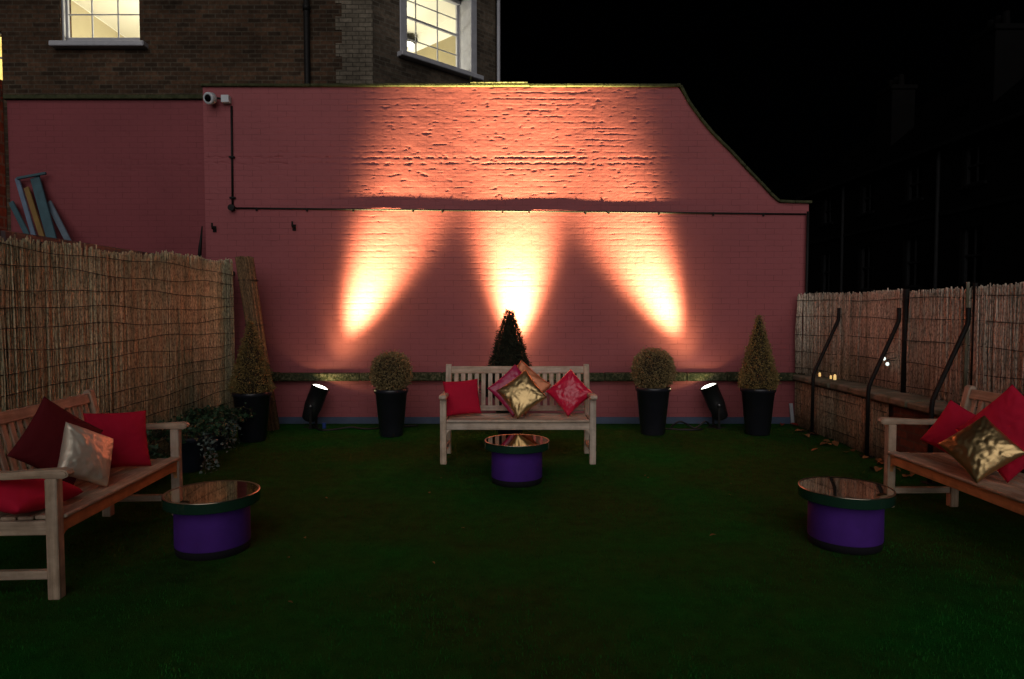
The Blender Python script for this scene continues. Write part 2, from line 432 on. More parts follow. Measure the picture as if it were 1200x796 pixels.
def off_main(z):
    return np.where(z < .565, .03, 0.) + 0. * z
g, xs = face_wall(-3.97, 3.84, 430, 560, ztop, WY, off_main)
# body behind the face
nb0 = len(g.v); zt = ztop(xs).tolist()
body = []; sel = list(range(0, 430, 3)) + [429]
for i in sel: body.append((xs[i], WY + .03, 0)); 
for i in sel: body.append((xs[i], WY + .03, zt[i]))
for i in sel: body.append((xs[i], WY + .34, 0))
for i in sel: body.append((xs[i], WY + .34, zt[i]))
n = len(sel); fs = []
for i in range(n - 1):
    fs.append((2 * n + i + 1, 2 * n + i, 3 * n + i, 3 * n + i + 1)); fs.append((n + i, n + i + 1, 3 * n + i + 1, 3 * n + i))
fs += [(0, n, 3 * n, 2 * n), (n - 1, 2 * n + n - 1, 4 * n - 1, 2 * n - 1)]
g.smooth = False; g.add(body, fs)
wall = g.build('garden_wall', M['pink'])
tag(wall, 'pink painted brick wall with curved right shoulder lit by three beams', 'wall')
# ledge
g = MB()
for i in range(14):
    a = -3.55 + i * .528; b = min(a + .524, 3.82)
    g.box((a, WY - .115 - rnd.uniform(0, .008), .565 + rnd.uniform(-.004, .004)), (b, WY + .01, .672 + rnd.uniform(-.006, .006)), .012)
g.build('ledge', M['moss'], wall)
# skirting board of paint at the foot
g = MB(); g.box((-3.55, WY - .058, 0), (3.80, WY - .01, .088), .004); g.build('painted_skirting', M['skirt'], wall)
# coping along the top
g = MB()
cx = list(np.linspace(-3.985, 2.10, 14)); cp = [(x, 4.345) for x in cx] + [(2.16, 4.345), (2.28, 4.12), (2.416, 3.935), (2.60, 3.72), (2.806, 3.522), (3.0, 3.32), (3.198, 3.12), (3.33, 2.98), (3.45, 2.875), (3.65, 2.865), (3.87, 2.86)]
for (xa, za), (xb, zb) in zip(cp, cp[1:]):
    d = Vector((xb - xa, 0, zb - za)).normalized(); e = d * .002
    k = rnd.uniform(-.003, .003)
    g.obox((xa + e.x, WY + .155, za + .016 + k + e.z), (xb - e.x * 0, WY + .155, zb + .016 + k), .385, .034, (0, 0, 1) if abs(d.z) < .5 else (1, 0, 0) if False else (0, 0, 1), .006)
g.build('coping', M['coping'], wall)
g = MB(); g.tube([(-.53, WY + .0, 4.385), (-.53, WY - .02, 4.44), (-.525, WY - .01, 4.47)], .012, 6); g.tube([(-.53, WY - .03, 4.39), (.2, WY - .035, 4.392)], .012, 6)
g.build('cable_clip', M['moss'], wall)

# left stretch of wall, set back
WL = 9.30
g, xs = face_wall(-6.78, -3.93, 160, 330, lambda x: 4.30 + 0 * x, WL, lambda z: 0 * z, .6)
g.smooth = False; g.box((-6.78, WL + .02, 0), (-3.9, WL + .3, 4.30), 0)
lw = g.build('garden_wall', M['pink_shaded']); tag(lw, 'painted wall set back left of the pink wall, colour darkened for shade', 'wall')
g = MB(); g.box((-6.82, WL - .05, 4.302), (-3.975, WL + .34, 4.36), .008); g.build('coping', M['coping'], lw)

g = MB(); g.tube([(-6.86, WL - .06, 0), (-6.86, WL - .06, 4.5)], .062, 12); tag(g.build('drainpipe', M['blackmetal'], None, True), 'black drainpipe at the far left end of the set-back wall', 'pipe')
# pipes on the wall
pt = thing('conduit_pipe', 'thin dark pipe running down then along the pink wall', 'pipe', (-3.61, WY - .05, 2.8))
loc = Vector(pt.location)
def rel(p, o): return tuple(Vector(p) - Vector(o))
g = MB(); pp = [(-3.60, WY - .012, 4.10), (-3.61, WY - .012, 2.80)]; g.tube([rel(p, loc) for p in pp], .014, 10); g.build('drop_pipe', M['blackmetal'], pt, True)
g = MB(); pp = [(-3.61, WY - .012, 2.80)] + [(x, WY - .012 - .003 * math.sin(x * 3), 2.80 - .0105 * (x + 3.6)) for x in np.linspace(-3, 3.80, 12)]
g.tube([rel(p, loc) for p in pp], .0115, 10); g.build('long_pipe', M['blackmetal'], pt, True)
g = MB(); pp = [(3.81, WY - .05, 2.75), (3.81, WY - .05, .7)]; g.tube([rel(p, loc) for p in pp], .018, 10); g.build('end_pipe', M['blackmetal'], pt, True)
for x, z in [(-3.605, 3.45), (-3.605, 2.93)]:
    g = MB(); g.box(rel((x - .035, WY - .040, z - .012), loc), rel((x + .035, WY - .003, z + .012), loc), .003); g.build('clip', M['blackmetal'], pt)
for x in [-3.3, -2.65, -2.05, -1.28, -.9, -.12, .22, .95, 1.25, 1.9, 2.6, 3.25]:
    z = 2.80 - .0105 * (x + 3.6)
    g = MB(); g.box(rel((x - .010, WY - .0255, z - .034), loc), rel((x + .011, WY - .002, z + .0115), loc), .003); g.build('clip', M['blackmetal'], pt)
g = MB(); g.lathe([(0, -.03), (.042, -.028), (.042, .02), (0, .022)], 20, Matrix.Translation(rel((-3.61, WY - .05, 2.80), loc)) @ Matrix.Rotation(R(90), 4, 'X')); g.build('junction_box', M['blackmetal'], pt, False)
# hooks in the wall
def hook(x, z, label):
    h = thing('wall_bracket', label, 'bracket', (x, WY, z), group='small brackets on the pink wall')
    g = MB(); g.tube([(0, .01, 0), (0, -.07, 0), (.0, -.08, .02), (0, -.08, .07)], .013, 8); g.build('hook', M['blackmetal'], h, True)
    g = MB(); g.box((-.022, -.012, -.04), (.022, .005, .04), .003); g.build('wall_plate', M['blackmetal'], h)
hook(-3.85, 2.53, 'small black bracket near the left edge of the pink wall')
hook(-2.82, 2.55, 'small black bracket on the pink wall, right of the other')
g = MB(); g.tube([(-4.20, 9.17, 1.99), (-4.17, 9.17, 2.3), (-4.13, 9.16, 2.60)], [.03, .024, .008], 8)
tag(g.build('metal_spike', M['blackmetal'], None, True), 'thin dark spike standing behind the left reed fence', 'spike')

# security camera
cam_t = thing('security_camera', 'white domed security camera high on the pink wall', 'camera', (-3.66, WY, 4.17))
g = MB(); g.box((-.045, -.09, -.045), (.055, .0, .05), .006); g.build('junction_box', M['whiteplastic'], cam_t)
g = MB(); g.tube([(-.04, -.05, .01), (-.09, -.06, .012), (-.13, -.075, .012)], .014, 8); g.build('arm', M['blackmetal'], cam_t, True)
mt = Matrix.Translation((-.165, -.10, .0)) @ Matrix.Rotation(R(-12), 4, 'Z') @ Matrix.Rotation(R(105), 4, 'X')
g = MB(); g.lathe([(0, -.05), (.055, -.045), (.072, -.02), (.074, .05), (.068, .062), (.045, .064), (.044, .05), (0, .05)], 32, mt); bd = g.build('housing', M['whiteplastic'], cam_t, True)
g = MB(); g.lathe([(.043, .055), (.040, .072), (.028, .085), (0, .09)], 24, mt); g.build('lens', M['dark_glass'], bd, True)

# ------------------------------------------------------------------ brick building behind
def wall_panel(g, p0, d, L, z0, z1, holes, depth=.14):
    """vertical panel from p0 along d with rectangular openings (a, b, za, zb) and their reveals"""
    p0 = Vector(p0); d = Vector(d).normalized(); n = Vector((d.y, -d.x, 0))   # outward
    us = sorted({0, L} | {h[i] for h in holes for i in (0, 1)}); zs = sorted({z0, z1} | {h[i] for h in holes for i in (2, 3)})
    P = lambda u, z, k=0.: Vector((p0.x + d.x * u - n.x * k, p0.y + d.y * u - n.y * k, z))
    for ua, ub in zip(us, us[1:]):
        for za, zb in zip(zs, zs[1:]):
            um, zm = (ua + ub) / 2, (za + zb) / 2
            if any(h[0] < um < h[1] and h[2] < zm < h[3] for h in holes): continue
            g.add([P(ua, za), P(ub, za), P(ub, zb), P(ua, zb)], [(0, 1, 2, 3)])
            g.add([P(ua, za, .3), P(ub, za, .3), P(ub, zb, .3), P(ua, zb, .3)], [(3, 2, 1, 0)])
    for a, b, za, zb in holes:
        for q in ((a, za, b, za), (b, za, b, zb), (b, zb, a, zb), (a, zb, a, za)):
            g.add([P(q[0], q[1]), P(q[2], q[3]), P(q[2], q[3], .3), P(q[0], q[1], .3)], [(3, 2, 1, 0)])
bb = thing('brick_building', 'tall brown brick building with two lit windows behind the wall', 'building', (-4, 12, 0))
o0 = Vector(bb.location)
def bpart(g, name, mat, parent=None, uv=False, smooth=False):
    o = g.build(name, mat, None, smooth); me = o.data
    if uv: boxuv(o)
    o.parent = parent or bb
    if parent is None: me.transform(Matrix.Translation(-o0))
    else: me.transform(Matrix.Translation(-o0 - Vector(parent.location)))
    return o
ZT = 9.5
g = MB(); wall_panel(g, (-11, 12, 0), (1, 0, 0), 8.1, 0, ZT, [(11 - 7.78, 11 - 6.42, 6.07, 7.60), (1.40, 2.19, 5.45, 6.30)])
bpart(g, 'front_wall', M['brick'], uv=True)
g = MB()
for i in range(42): g.box((-2.93 if i % 2 else -3.04, 11.985, i * .225), (-2.4, 12.3, (i + 1) * .225), .0)
bpart(g, 'pale_quoin', M['pale_brick'], uv=True)
bl = math.hypot(2.07, 2.07)
hw0, hw1 = .40 * 1.414, 1.70 * 1.414
g = MB(); wall_panel(g, (-2.4, 12, 0), (1, 1, 0), bl, 0, ZT, [(hw0, hw1, 6.07, 7.60)])
bpart(g, 'bay_wall', M['bay_brick'], uv=True)
g = MB()
g.obox((-.50, 14.05, ZT / 2), (-1.4, 20, ZT / 2), .22, ZT, (0, 0, 1), 0); g.box((-11, 19.8, 0), (-.35, 20, ZT), 0); g.box((-11.25, 12.0, 0), (-11.0, 20, ZT), 0)
bpart(g, 'rear_walls', M['brick'], uv=True)
g = MB(); g.box((-11.3, 11.9, ZT), (0, 20.1, ZT + .2), 0); bpart(g, 'roof', M['slate'])
g = MB(); g.tube([(-3.52, 11.93, 0), (-3.52, 11.93, ZT)], .05, 10)
for z in (5.2, 6.6, 8.): g.tube([(-3.52, 11.93, z), (-3.52, 11.93, z + .1)], .062, 10)
bpart(g, 'drainpipe', M['blackmetal'], smooth=True)
g = MB(); g.tube([(-.27, 13.95, 0), (-.27, 13.95, ZT)], .035, 10); bpart(g, 'corner_pipe', M['white_paint'], smooth=True)
def sash(name, p0, d, L, z0, z1, cols, zbars, zrail, k=.14, fr=.085, jamb=0.):
    """painted sash set k deep in its opening: box frame, sill, glazing bars, pane"""
    p0 = Vector(p0); d = Vector(d).normalized(); n = Vector((d.y, -d.x, 0))
    P = lambda u, z, q=0.: (p0.x + d.x * u - n.x * q, p0.y + d.y * u - n.y * q, z)
    f = MB()
    for u in (fr / 2 + .002, L - fr / 2 - .002):
        if jamb:
            f.obox(P(u, z0 + .02, .03), P(u, z1, .03), fr, .10, tuple(n), .008)
            f.obox(P(u, z0 + .02, k / 2 + .06), P(u, z1, k / 2 + .06), fr - .03, k, tuple(n), .004)
        else: f.obox(P(u, z0 + .02, k - .04), P(u, z1, k - .04), fr, .12, tuple(n), .006)
    a = fr - .015; b = L - a
    for u in (a + .022, b - .022): f.obox(P(u, z0 + .02, k), P(u, z1, k), .045, .05, tuple(n), .004)
    f.obox(P(a, z1 - .04, k - .04), P(b, z1 - .04, k - .04), .10, .08, (0, 0, 1), .005)
    f.obox(P(a, z0 + .125, k + .002), P(b, z0 + .125, k + .002), .045, .055, (0, 0, 1), .004)
    f.obox(P(a, zrail, k + .002), P(b, zrail, k + .002), .05, .04, (0, 0, 1), .004)
    for i in range(1, cols):
        u = a + (b - a) * i / cols
        f.obox(P(u, z0 + .15, k + .004), P(u, zrail - .02, k + .004), .018, .03, tuple(n), .003)
        f.obox(P(u, zrail + .02, k + .004), P(u, z1 - .08, k + .004), .018, .03, tuple(n), .003)
    for z in zbars: f.obox(P(a + .04, z, k + .006), P(b - .04, z, k + .006), .026, .018, (0, 0, 1), .003)
    w = bpart(f, name, M['white_paint'])
    s_ = MB(); s_.obox(P(-.06, z0 - .045, k / 2 - .09), P(L + .06, z0 - .045, k / 2 - .09), .14 + k, .09, (0, 0, 1), .012)
    bpart(s_, 'sill', M['white_paint'], w)
    q = MB(); q.add([P(a, z0 + .05, k + .016), P(b, z0 + .05, k + .016), P(b, z1 - .05, k + .016), P(a, z1 - .05, k + .016)], [(0, 1, 2, 3)])
    bpart(q, 'pane', M['glass'], w)
    return w
sash('window', (-7.84, 12, 0), (1, 0, 0), 1.50, 6.07, 7.60, 3, [6.62, 7.3], 6.98)
sash('window', (-2.4 + .40, 12.40, 0), (1, 1, 0), hw1 - hw0, 6.07, 7.60, 3, [6.55, 7.25], 6.94, .40, .15, 1.)
g = MB()
for x in (-9.60, -9.21, -8.82): g.box((x - .015, 12.1, 5.45), (x + .015, 12.14, 6.30), .003)
for z in (5.47, 5.87, 6.28): g.box((-9.585, 12.101, z - .015), (-8.835, 12.139, z + .015), .003)
bpart(g, 'window', M['white_paint'])
def room(pts, z0, z1, wmat, cmat, name):
    """interior behind a window: floor plan pts (first edge is the open window side)"""
    g = MB(); n = len(pts)
    for i in range(1, n):
        a, b = pts[i], pts[(i + 1) % n]
        g.add([(*a, z0), (*b, z0), (*b, z1), (*a, z1)], [(0, 1, 2, 3)])
    g.add([(*p, z1) for p in pts], [tuple(range(n))]); g.add([(*p, z0) for p in pts], [tuple(range(n))[::-1]])
    return bpart(g, name, wmat)
room([(-8.72, 12.305), (-5.65, 12.305), (-5.65, 17.3), (-8.72, 17.3)], 5.2, 7.62, M['cream'], M['cream'], 'lit_room')
q = .36
pA = (-2.52 - q, 11.88 + q); pB = (-.49 - q, 13.91 + q)
room([pA, pB, (pB[0] - 2.6, pB[1] + 2.6), (pA[0] - 2.6, pA[1] + 2.6)], 5.2, 7.62, M['cream'], M['cream'], 'lit_room')
g = MB(); e = .004
g.add([(pB[0] - e, pB[1] - e, 5.25), (pB[0] - 2.5 - e, pB[1] + 2.5 - e, 5.25), (pB[0] - 2.5 - e, pB[1] + 2.5 - e, 7.25), (pB[0] - e, pB[1] - e, 7.25)], [(0, 1, 2, 3)])
bpart(g, 'tan_wall', M['olive_wall'])
g = MB(); g.add([(-8.715, 12.35, 5.25), (-8.715, 17.25, 5.25), (-8.715, 17.25, 7.6), (-8.715, 12.35, 7.6)], [(0, 1, 2, 3)])
bpart(g, 'buff_wall', M['buff_wall'])
room([(-9.75, 12.305), (-8.75, 12.305), (-8.75, 13.5), (-9.75, 13.5)], 5.2, 6.5, M['cream'], M['cream'], 'lit_room')
g = MB(); g.lathe([(.24, 7.44), (.26, 7.46), (.26, 7.52), (.22, 7.56), (.03, 7.575), (.03, 7.61)], 32, Matrix.Translation((-2.36, 15.6, 0))); lp = bpart(g, 'ceiling_lamp', M['blackmetal'], smooth=False)
g = MB(); g.lathe([(0, 7.415), (.13, 7.42), (.16, 7.435), (.16, 7.438)], 32, Matrix.Translation((-2.36, 15.6, 0))); bpart(g, 'lamp_glass', M['roomlamp'], lp, smooth=True)
def lamp(name, loc, P, col, r=.1):
    l = bpy.data.lights.new(name, 'POINT'); l.energy = P; l.color = col; l.shadow_soft_size = r
    o = bpy.data.objects.new(name, l); o.location = loc; C.objects.link(o); return o
lamp('room_light', (-6.1, 14.0, 6.2), 175, (1, .95, .82)); lamp('room_light', (-2.9, 14.2, 6.3), 110, (1, .95, .80)); lamp('room_light', (-9.2, 12.9, 6.1), 14, (1, .75, .25))

# ------------------------------------------------------------------ dark terrace to the right
tb = thing('terrace_building', 'dark unlit terrace with sash windows beyond the right fence', 'building', (12, 20, 0)); o1 = Vector(tb.location)
def tpart(g, name, mat, parent=None, uv=False):
    o = g.build(name, mat); 
    if uv: boxuv(o)
    o.data.transform(Matrix.Translation(-o1)); o.parent = parent or tb; return o
wins = []
for yc in (15.6, 17.95, 20.6, 23.3, 26.2): wins += [(yc - .45, yc + .45, 4.75, 5.75), (yc - .45, yc + .45, 2.15, 3.65)]
g = MB(); y0 = 12.; L = 17.
wall_panel(g, (12, 29, 0), (0, -1, 0), L, 0, 6.0, [(29 - b, 29 - a, za, zb) for a, b, za, zb in wins])
g.box((12.3, 28.7, 0), (19, 29, 6), 0); g.box((12.3, 12, 0), (19, 12.3, 6), 0); g.box((18.7, 12.3, 0), (19, 28.7, 6), 0)
tpart(g, 'walls', M['terrace_brick'], uv=True)
g = MB(); g.add([(11.75, 11.9, 6.0), (11.75, 29.1, 6.0), (15.5, 29.1, 9.2), (15.5, 11.9, 9.2), (19.2, 11.9, 6), (19.2, 29.1, 6)], [(0, 3, 2, 1), (3, 4, 5, 2), (0, 4, 3), (1, 2, 5), (0, 1, 5, 4)])
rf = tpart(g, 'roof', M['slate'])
for yc in (14.5, 19.2, 24.2):
    g = MB(); g.box((13.0, yc - .5, 6.6), (13.8, yc + .5, 9.0), .02); g.box((12.95, yc - .55, 9.0), (13.85, yc + .55, 9.15), .02)
    for k in (-.3, 0, .3): g.lathe([(.11, 9.15), (.09, 9.55), (.0, 9.55)], 12, Matrix.Translation((13.4, yc + k, 0)))
    tpart(g, 'chimney', M['terrace_brick'], rf, uv=True)
g = MB(); g.box((11.72, 12, 5.93), (11.98, 29, 6.04), .01); tpart(g, 'gutter', M['dark_stone'])
g = MB(); g.box((11.94, 12, 4.08), (11.998, 29, 4.2), .01); tpart(g, 'string_course', M['dark_stone'])
for a, b, za, zb in wins:
    f = MB()
    for y in (a + .05, b - .05): f.box((12.08, y - .05, za), (12.17, y + .05, zb), .004)
    f.box((12.10, (a + b) / 2 - .02, za + .05), (12.15, (a + b) / 2 + .02, zb - .05), .003)
    for z in (za + .03, (za + zb) / 2, zb - .03): f.box((12.09, a + .1, z - .03), (12.16, b - .1, z + .03), .004)
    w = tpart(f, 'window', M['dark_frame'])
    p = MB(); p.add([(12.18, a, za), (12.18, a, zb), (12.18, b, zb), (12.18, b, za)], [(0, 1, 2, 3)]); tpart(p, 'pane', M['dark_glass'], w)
    s_ = MB(); s_.box((11.93, a - .1, za - .09), (12.2, b + .1, za - .003), .008); tpart(s_, 'sill', M['dark_stone'], w)
for y in (19.3, 24.8):
    g = MB(); g.tube([(11.93, y, 0), (11.93, y, 5.9)], .05, 8); tpart(g, 'drainpipe', M['dark_frame'])

# ------------------------------------------------------------------ left side: brick pier, low shed, boards
g = MB(); g.box((-6.5, -2.5, 0), (-3.62, 4.925, 3.12), .0)
pr = boxuv(g.build('brick_outbuilding', M['red_brick'])); tag(pr, 'red brick outbuilding corner at the far left edge behind the reed fence', 'building')
sh = thing('low_shed', 'low flat roofed shed behind the left reed fence', 'shed', (-5, 6.2, 0))
g = MB(); g.box((-1.72, -1.3, 0), (1.37, 2.98, 1.93), 0); g.build('walls', M['felt'], sh)
g = MB(); g.box((-1.78, -1.33, 1.932), (1.40, 3.03, 1.985), .006); g.build('flat_roof', M['felt'], sh)
g = MB(); g.box((1.375, -1.34, 1.86), (1.412, 1.4, 2.055), .006); g.build('fascia', M['fascia'], sh)
def board(name, label, p0, p1, w, t, mat, cat, extra=None):
    o = Vector(p0); b = thing(name, label, cat, p0, group='boards leaning on the shed roof')
    g = MB(); g.obox((0, 0, 0), Vector(p1) - o, w, t, (0, 1, 0), .006); g.build('plank', mat, b)
    if extra:
        g = MB(); g.obox(Vector(extra[0]) - o, Vector(extra[1]) - o, .035, .035, (0, 0, 1), .006); g.build('crossbar', M['teal_paint'], b)
    return b
BY = 6.3
def bp(u, v, y=BY):
    x = (u - 600) / 800; d = -(v - 398) / 800; c, s = math.cos(R(2.58)), math.sin(R(2.58)); t = y / (c + d * s)
    return (x * t, y, 1.5 + (-s + d * c) * t)
def lean(u0, u1, v1):
    yb, yt = 8.93, 9.235                        # feet on the shed roof, tops against the set-back wall
    b = bp(u1, v1, yt); a = bp(u0, 285, yb); top = Vector(b); lo = Vector(a); k = (top.z - 1.988) / (top.z - lo.z)
    q = top + (lo - top) * k; q.z = 1.988
    q.y = yb; return tuple(q), tuple(top)
a, b = lean(37, 20, 209); board('leaning_board', 'pale blue narrow board leaning on the set-back wall', a, b, .06, .03, M['blue_paint'], 'board')
a, b = lean(46, 31, 220); board('leaning_board', 'ochre yellow board leaning between blue ones on the set-back wall', a, b, .07, .03, M['ochre'], 'board')
a, b = lean(57, 41, 208); board('leaning_board', 'teal board with a crossbar leaning on the set-back wall', a, b, .13, .03, M['teal_paint'], 'board', ((b[0] - .22, b[1] - .03, b[2] - .02), (b[0] + .17, b[1] - .03, b[2] + .05)))
a, b = lean(75, 57, 237); board('leaning_board', 'blue grey board standing apart right of the other boards', a, b, .08, .03, M['greyblue'], 'board')
a, b = lean(30, 13, 237); board('leaning_board', 'short dark blue board nearest the brick outbuilding', a, b, .07, .03, M['teal_paint'], 'board', None)

# ------------------------------------------------------------------ reed fences
def reeds(g, path, z0f, z1f, step, r, seed, lean=.012, sides=5, jit=.012):
    """one mat of reeds following a polyline (list of xy)"""
    rr = random.Random(seed)
    P = [Vector((*p, 0)) for p in path]; seg = [(b - a).length for a, b in zip(P, P[1:])]; tot = sum(seg)
    def at(s):
        for a, b, l in zip(P, P[1:], seg):
            if s <= l: return a + (b - a) * (s / l), (b - a).normalized()
            s -= l
        return P[-1], (P[-1] - P[-2]).normalized()
    s = 0.
    while s < tot:
        p, d = at(s); n = Vector((-d.y, d.x, 0))
        k = rr.random()
        g.tv = .001 + .998 * min(1, max(0, .5 + .23 * rr.gauss(0, 1) + .18 * math.sin(s * 2.3 + seed)))
        R_ = r * rr.uniform(.65, 1.35); off = n * rr.uniform(-.006, .006) + n * .010 * math.sin(s * 5 + seed)
        z0 = z0f(s) + rr.uniform(0, .02); z1 = z1f(s) + rr.gauss(0, jit) - (rr.random() < .06) * rr.uniform(.02, .09)
        l1 = d * rr.gauss(0, lean) ; l2 = d * rr.gauss(0, lean)
        m = (z0 + z1) / 2
        g.smooth = True
        b0 = p + off
        g.tube([b0 + Vector((0, 0, z0)), b0 + l1 + n * rr.uniform(-.004, .004) + Vector((0, 0, m)), b0 + l2 + Vector((0, 0, z1))], [R_, R_ * .95, R_ * .8], sides)
        g.smooth = False
        s += step * rr.uniform(.6, 1.25)
    return tot
def wires(path, zs, parent, off, name='wire', wob=.018, r=.0032, seed=0):
    rr = random.Random(seed)
    for k, z in enumerate(zs):
        g = MB(); pts = []
        ph = rr.uniform(0, 6); n = 40
        P = [Vector((*p, 0)) for p in path]; seg = [(b - a).length for a, b in zip(P, P[1:])]; tot = sum(seg)
        for i in range(n + 1):
            s = tot * i / n; q = None
            for a, b, l in zip(P, P[1:], seg):
                if s <= l + 1e-6: q = a + (b - a) * (s / l); d = (b - a).normalized(); break
                s -= l
            nn = Vector((-d.y, d.x, 0))
            pts.append(q + nn * off + Vector((0, 0, z + wob * math.sin(tot * i / n * 2.1 + ph) + wob * .5 * math.sin(tot * i / n * 5.3 + ph * 2))))
        g.tube(pts, r, 4); g.build(name, M['wire'], parent, True)
FX = -3.50
lf = thing('reed_fence', 'tall golden reed screen fence along the left side', 'fence', (0, 0, 0))
path = [(FX, 2.6), (FX, 8.55)]
g = MB()
reeds(g, path, lambda s: .0, lambda s: 1.895 + .035 * s + .02 * math.sin(s * 3.1) + .012 * math.sin(s * 9), .0085, .0058, 1, .022)
reeds(g, [(FX - .012, 2.6), (FX - .012, 8.55)], lambda s: .0, lambda s: 1.87 + .035 * s + .02 * math.sin(s * 3.1), .011, .006, 2)
g.build('reed_screen', M['reed'], lf)
wires(path, [.2 + .145 * i for i in range(13)], lf, -.017, seed=3)
g = MB(); g.tube([(FX - .05, 8.55, 0), (FX - .05, 8.55, 2.1)], .028, 8); g.build('post', M['blackmetal'], lf, True)
g = MB(); g.tube([(FX - .07, 5.2, 0), (FX - .07, 5.2, 2.0)], .028, 8); g.build('post', M['blackmetal'], lf, True)

# rolled reed mat behind the corner pot
rb = thing('reed_roll', 'rolled brown reed mat standing upright in the left corner', 'reed roll', (-3.02, 8.45, 0), 0)
g = MB(); rr = random.Random(9); top = Vector((-.27, -.02, 2.12))
for i in range(420):
    a = rr.uniform(0, 2 * math.pi); q = math.sqrt(rr.uniform(.35, 1)); rt, rbm = .105 * q, .12 * q
    g.tv = rr.uniform(.01, 1); g.smooth = True
    mid = Vector((-.135 + math.cos(a) * rt * .93, math.sin(a) * rt * .93, 1.05))
    g.tube([(math.cos(a) * rbm, math.sin(a) * rbm, .0), mid, top + Vector((math.cos(a) * rt, math.sin(a) * rt, rr.gauss(0, .012)))], .0058, 4)
g.build('reed_bundle', M['reed_dark'], rb)
for k in (.35, .8, 1.3, 1.85):
    g = MB(); c = Vector((-.27 * k / 2.12, 0, k)); g.tube([c + Vector((math.cos(t) * .118, math.sin(t) * .118, 0)) for t in np.linspace(0, 6.2832, 25)], .004, 5); g.build('tie_wire', M['wire'], rb, True)

# right side: dwarf wall with coping, screens, posts
dw = thing('dwarf_wall', 'low brick wall with mossy stone coping along the right side', 'wall', (0, 0, 0))
g = MB(); g.box((3.70, 3.2, 0), (3.98, 8.86, .58), 0); boxuv(g.build('brickwork', M['dwarf_brick'], dw))
g = MB(); y = 3.2
while y < 8.8:
    y2 = min(y + rnd.uniform(.45, .7), 8.87)
    g.box((3.615 + rnd.uniform(0, .02), y, .585), (4.0, y2 - .006, .655 + rnd.uniform(-.012, .012)), .014); y = y2
g.build('coping', M['stone'], dw)
rf_ = thing('reed_fence', 'reed screen with dark posts standing on the right dwarf wall', 'fence', (0, 0, 0))
pathA = [(3.955, 5.86), (3.95, 6.82)]; pathB = [(3.945, 6.90), (3.93, 8.0), (3.80, 8.62), (3.66, 8.80)]; pathC = [(3.96, 3.6), (3.955, 5.82)]
g = MB()
for k, p in enumerate((pathA, pathB, pathC)):
    h = 1.675 + .01 * k
    reeds(g, p, lambda s: .66, lambda s: h + .008 * math.sin(s * 4 + k), .0095, .0070, 20 + k, .010, 5, .008)
    reeds(g, [(x + .012, y) for x, y in p], lambda s: .66, lambda s: h - .02, .012, .007, 30 + k, .010, 5, .008)
g.build('reed_screen', M['reed_pale'], rf_)
for k, p in enumerate((pathA, pathB, pathC)): wires(p, [.74, .96, 1.18, 1.40, 1.60], rf_, .013, wob=.01, seed=40 + k)
for y, r_, z1 in ((6.86, .030, 1.70), (5.84, .018, 1.72)):
    g = MB(); g.tube([(3.955, y, .655), (3.955, y, z1)], r_, 10); g.build('post', M['blackmetal'], rf_, True)
g = MB(); g.tube([(3.93, 5.90, .655), (3.93, 5.90, 1.73)], .014, 8); g.build('pale_stake', M['stone'], rf_, True)
# lower split cane screen
M['reed_mid'] = tinted('faded_reed', (.27, .18, .11), (.58, .41, .27), .7, 9, (3, 3, .8))
ls = thing('cane_screen', 'short brown cane screen hiding the foot of the right wall', 'screen', (0, 0, 0))
g = MB(); reeds(g, [(3.665, 6.62), (3.665, 8.80)], lambda s: .0, lambda s: .565, .0085, .0062, 50, .006, 5, .004); g.build('reed_screen', M['reed_mid'], ls)
wires([(3.665, 6.62), (3.665, 8.80)], [.12, .3, .48], ls, .010, seed=8, wob=.005)
for y, lab in ((8.10, 'black cranked steel stay farthest along the right wall'), (6.84, 'middle black cranked steel stay on the right wall'), (5.80, 'nearest black cranked steel stay behind the right bench')):
    s_ = thing('cranked_stay', lab, 'post', (3.585, y, 0), group='black cranked stays along the right fence')
    g = MB(); g.tube([(0, 0, 0), (0, 0, .66), (.008, 0, .72), (.03, 0, .78), (.265, 0, 1.32), (.285, 0, 1.37), (.29, 0, 1.42), (.29, 0, 1.51)], .020, 10); g.build('bar', M['blackmetal'], s_, True)
    g = MB(); g.box((-.05, -.05, 0), (.05, .05, .012), .003); g.build('foot_plate', M['blackmetal'], s_)
g = MB(); g.obox((3.66, 8.84, .0), (3.625, 8.83, .27), .045, .02, (0, 1, 0), .004)
tag(g.build('pale_batten', M['white_paint']), 'short pale batten propped in the corner beside the right reed fence', 'batten')
# lights on the right wall
for y, k, lab in ((8.27, 1., 'small amber tea light at the left end of the row on the coping'), (7.98, .9, 'dim amber tea light in the middle of the row on the coping'), (7.88, 1.25, 'taller amber tea light at the right end of the row on the coping')):
    t = thing('tea_light', lab, 'light', (3.74, y, .668), group='amber tea lights on the right coping')
    g = MB(); g.lathe([(.012 * k, 0), (.013 * k, .02), (.012 * k, .05 * k), (.006, .058 * k), (0, .06 * k)], 14); g.build('glow_cup', M['flame'], t, True)
    g = MB(); g.lathe([(.019 * k, 0), (.019 * k, .010), (.013 * k, .010)], 14); g.build('holder', M['steel'], t)
for p, lab in (((3.84, 7.03, .985), 'tiny white light on the right reed screen, upper left of its pair'), ((3.84, 6.965, .935), 'tiny white light on the right reed screen, lower right of its pair')):
    t = thing('festoon_bulb', lab, 'light', p, group='pair of tiny white lights by the middle stay')
    g = MB(); g.lathe([(0, -.02), (.014, -.012), (.017, .003), (.011, .016), (0, .02)], 14); g.build('bulb', M['led'], t, True)
    g = MB(); g.tube([(0, 0, .016), (0, 0, .045), (.05, 0, .06), (.13, 0, .065)], .004, 6); g.build('flex', M['cable'], t, True)

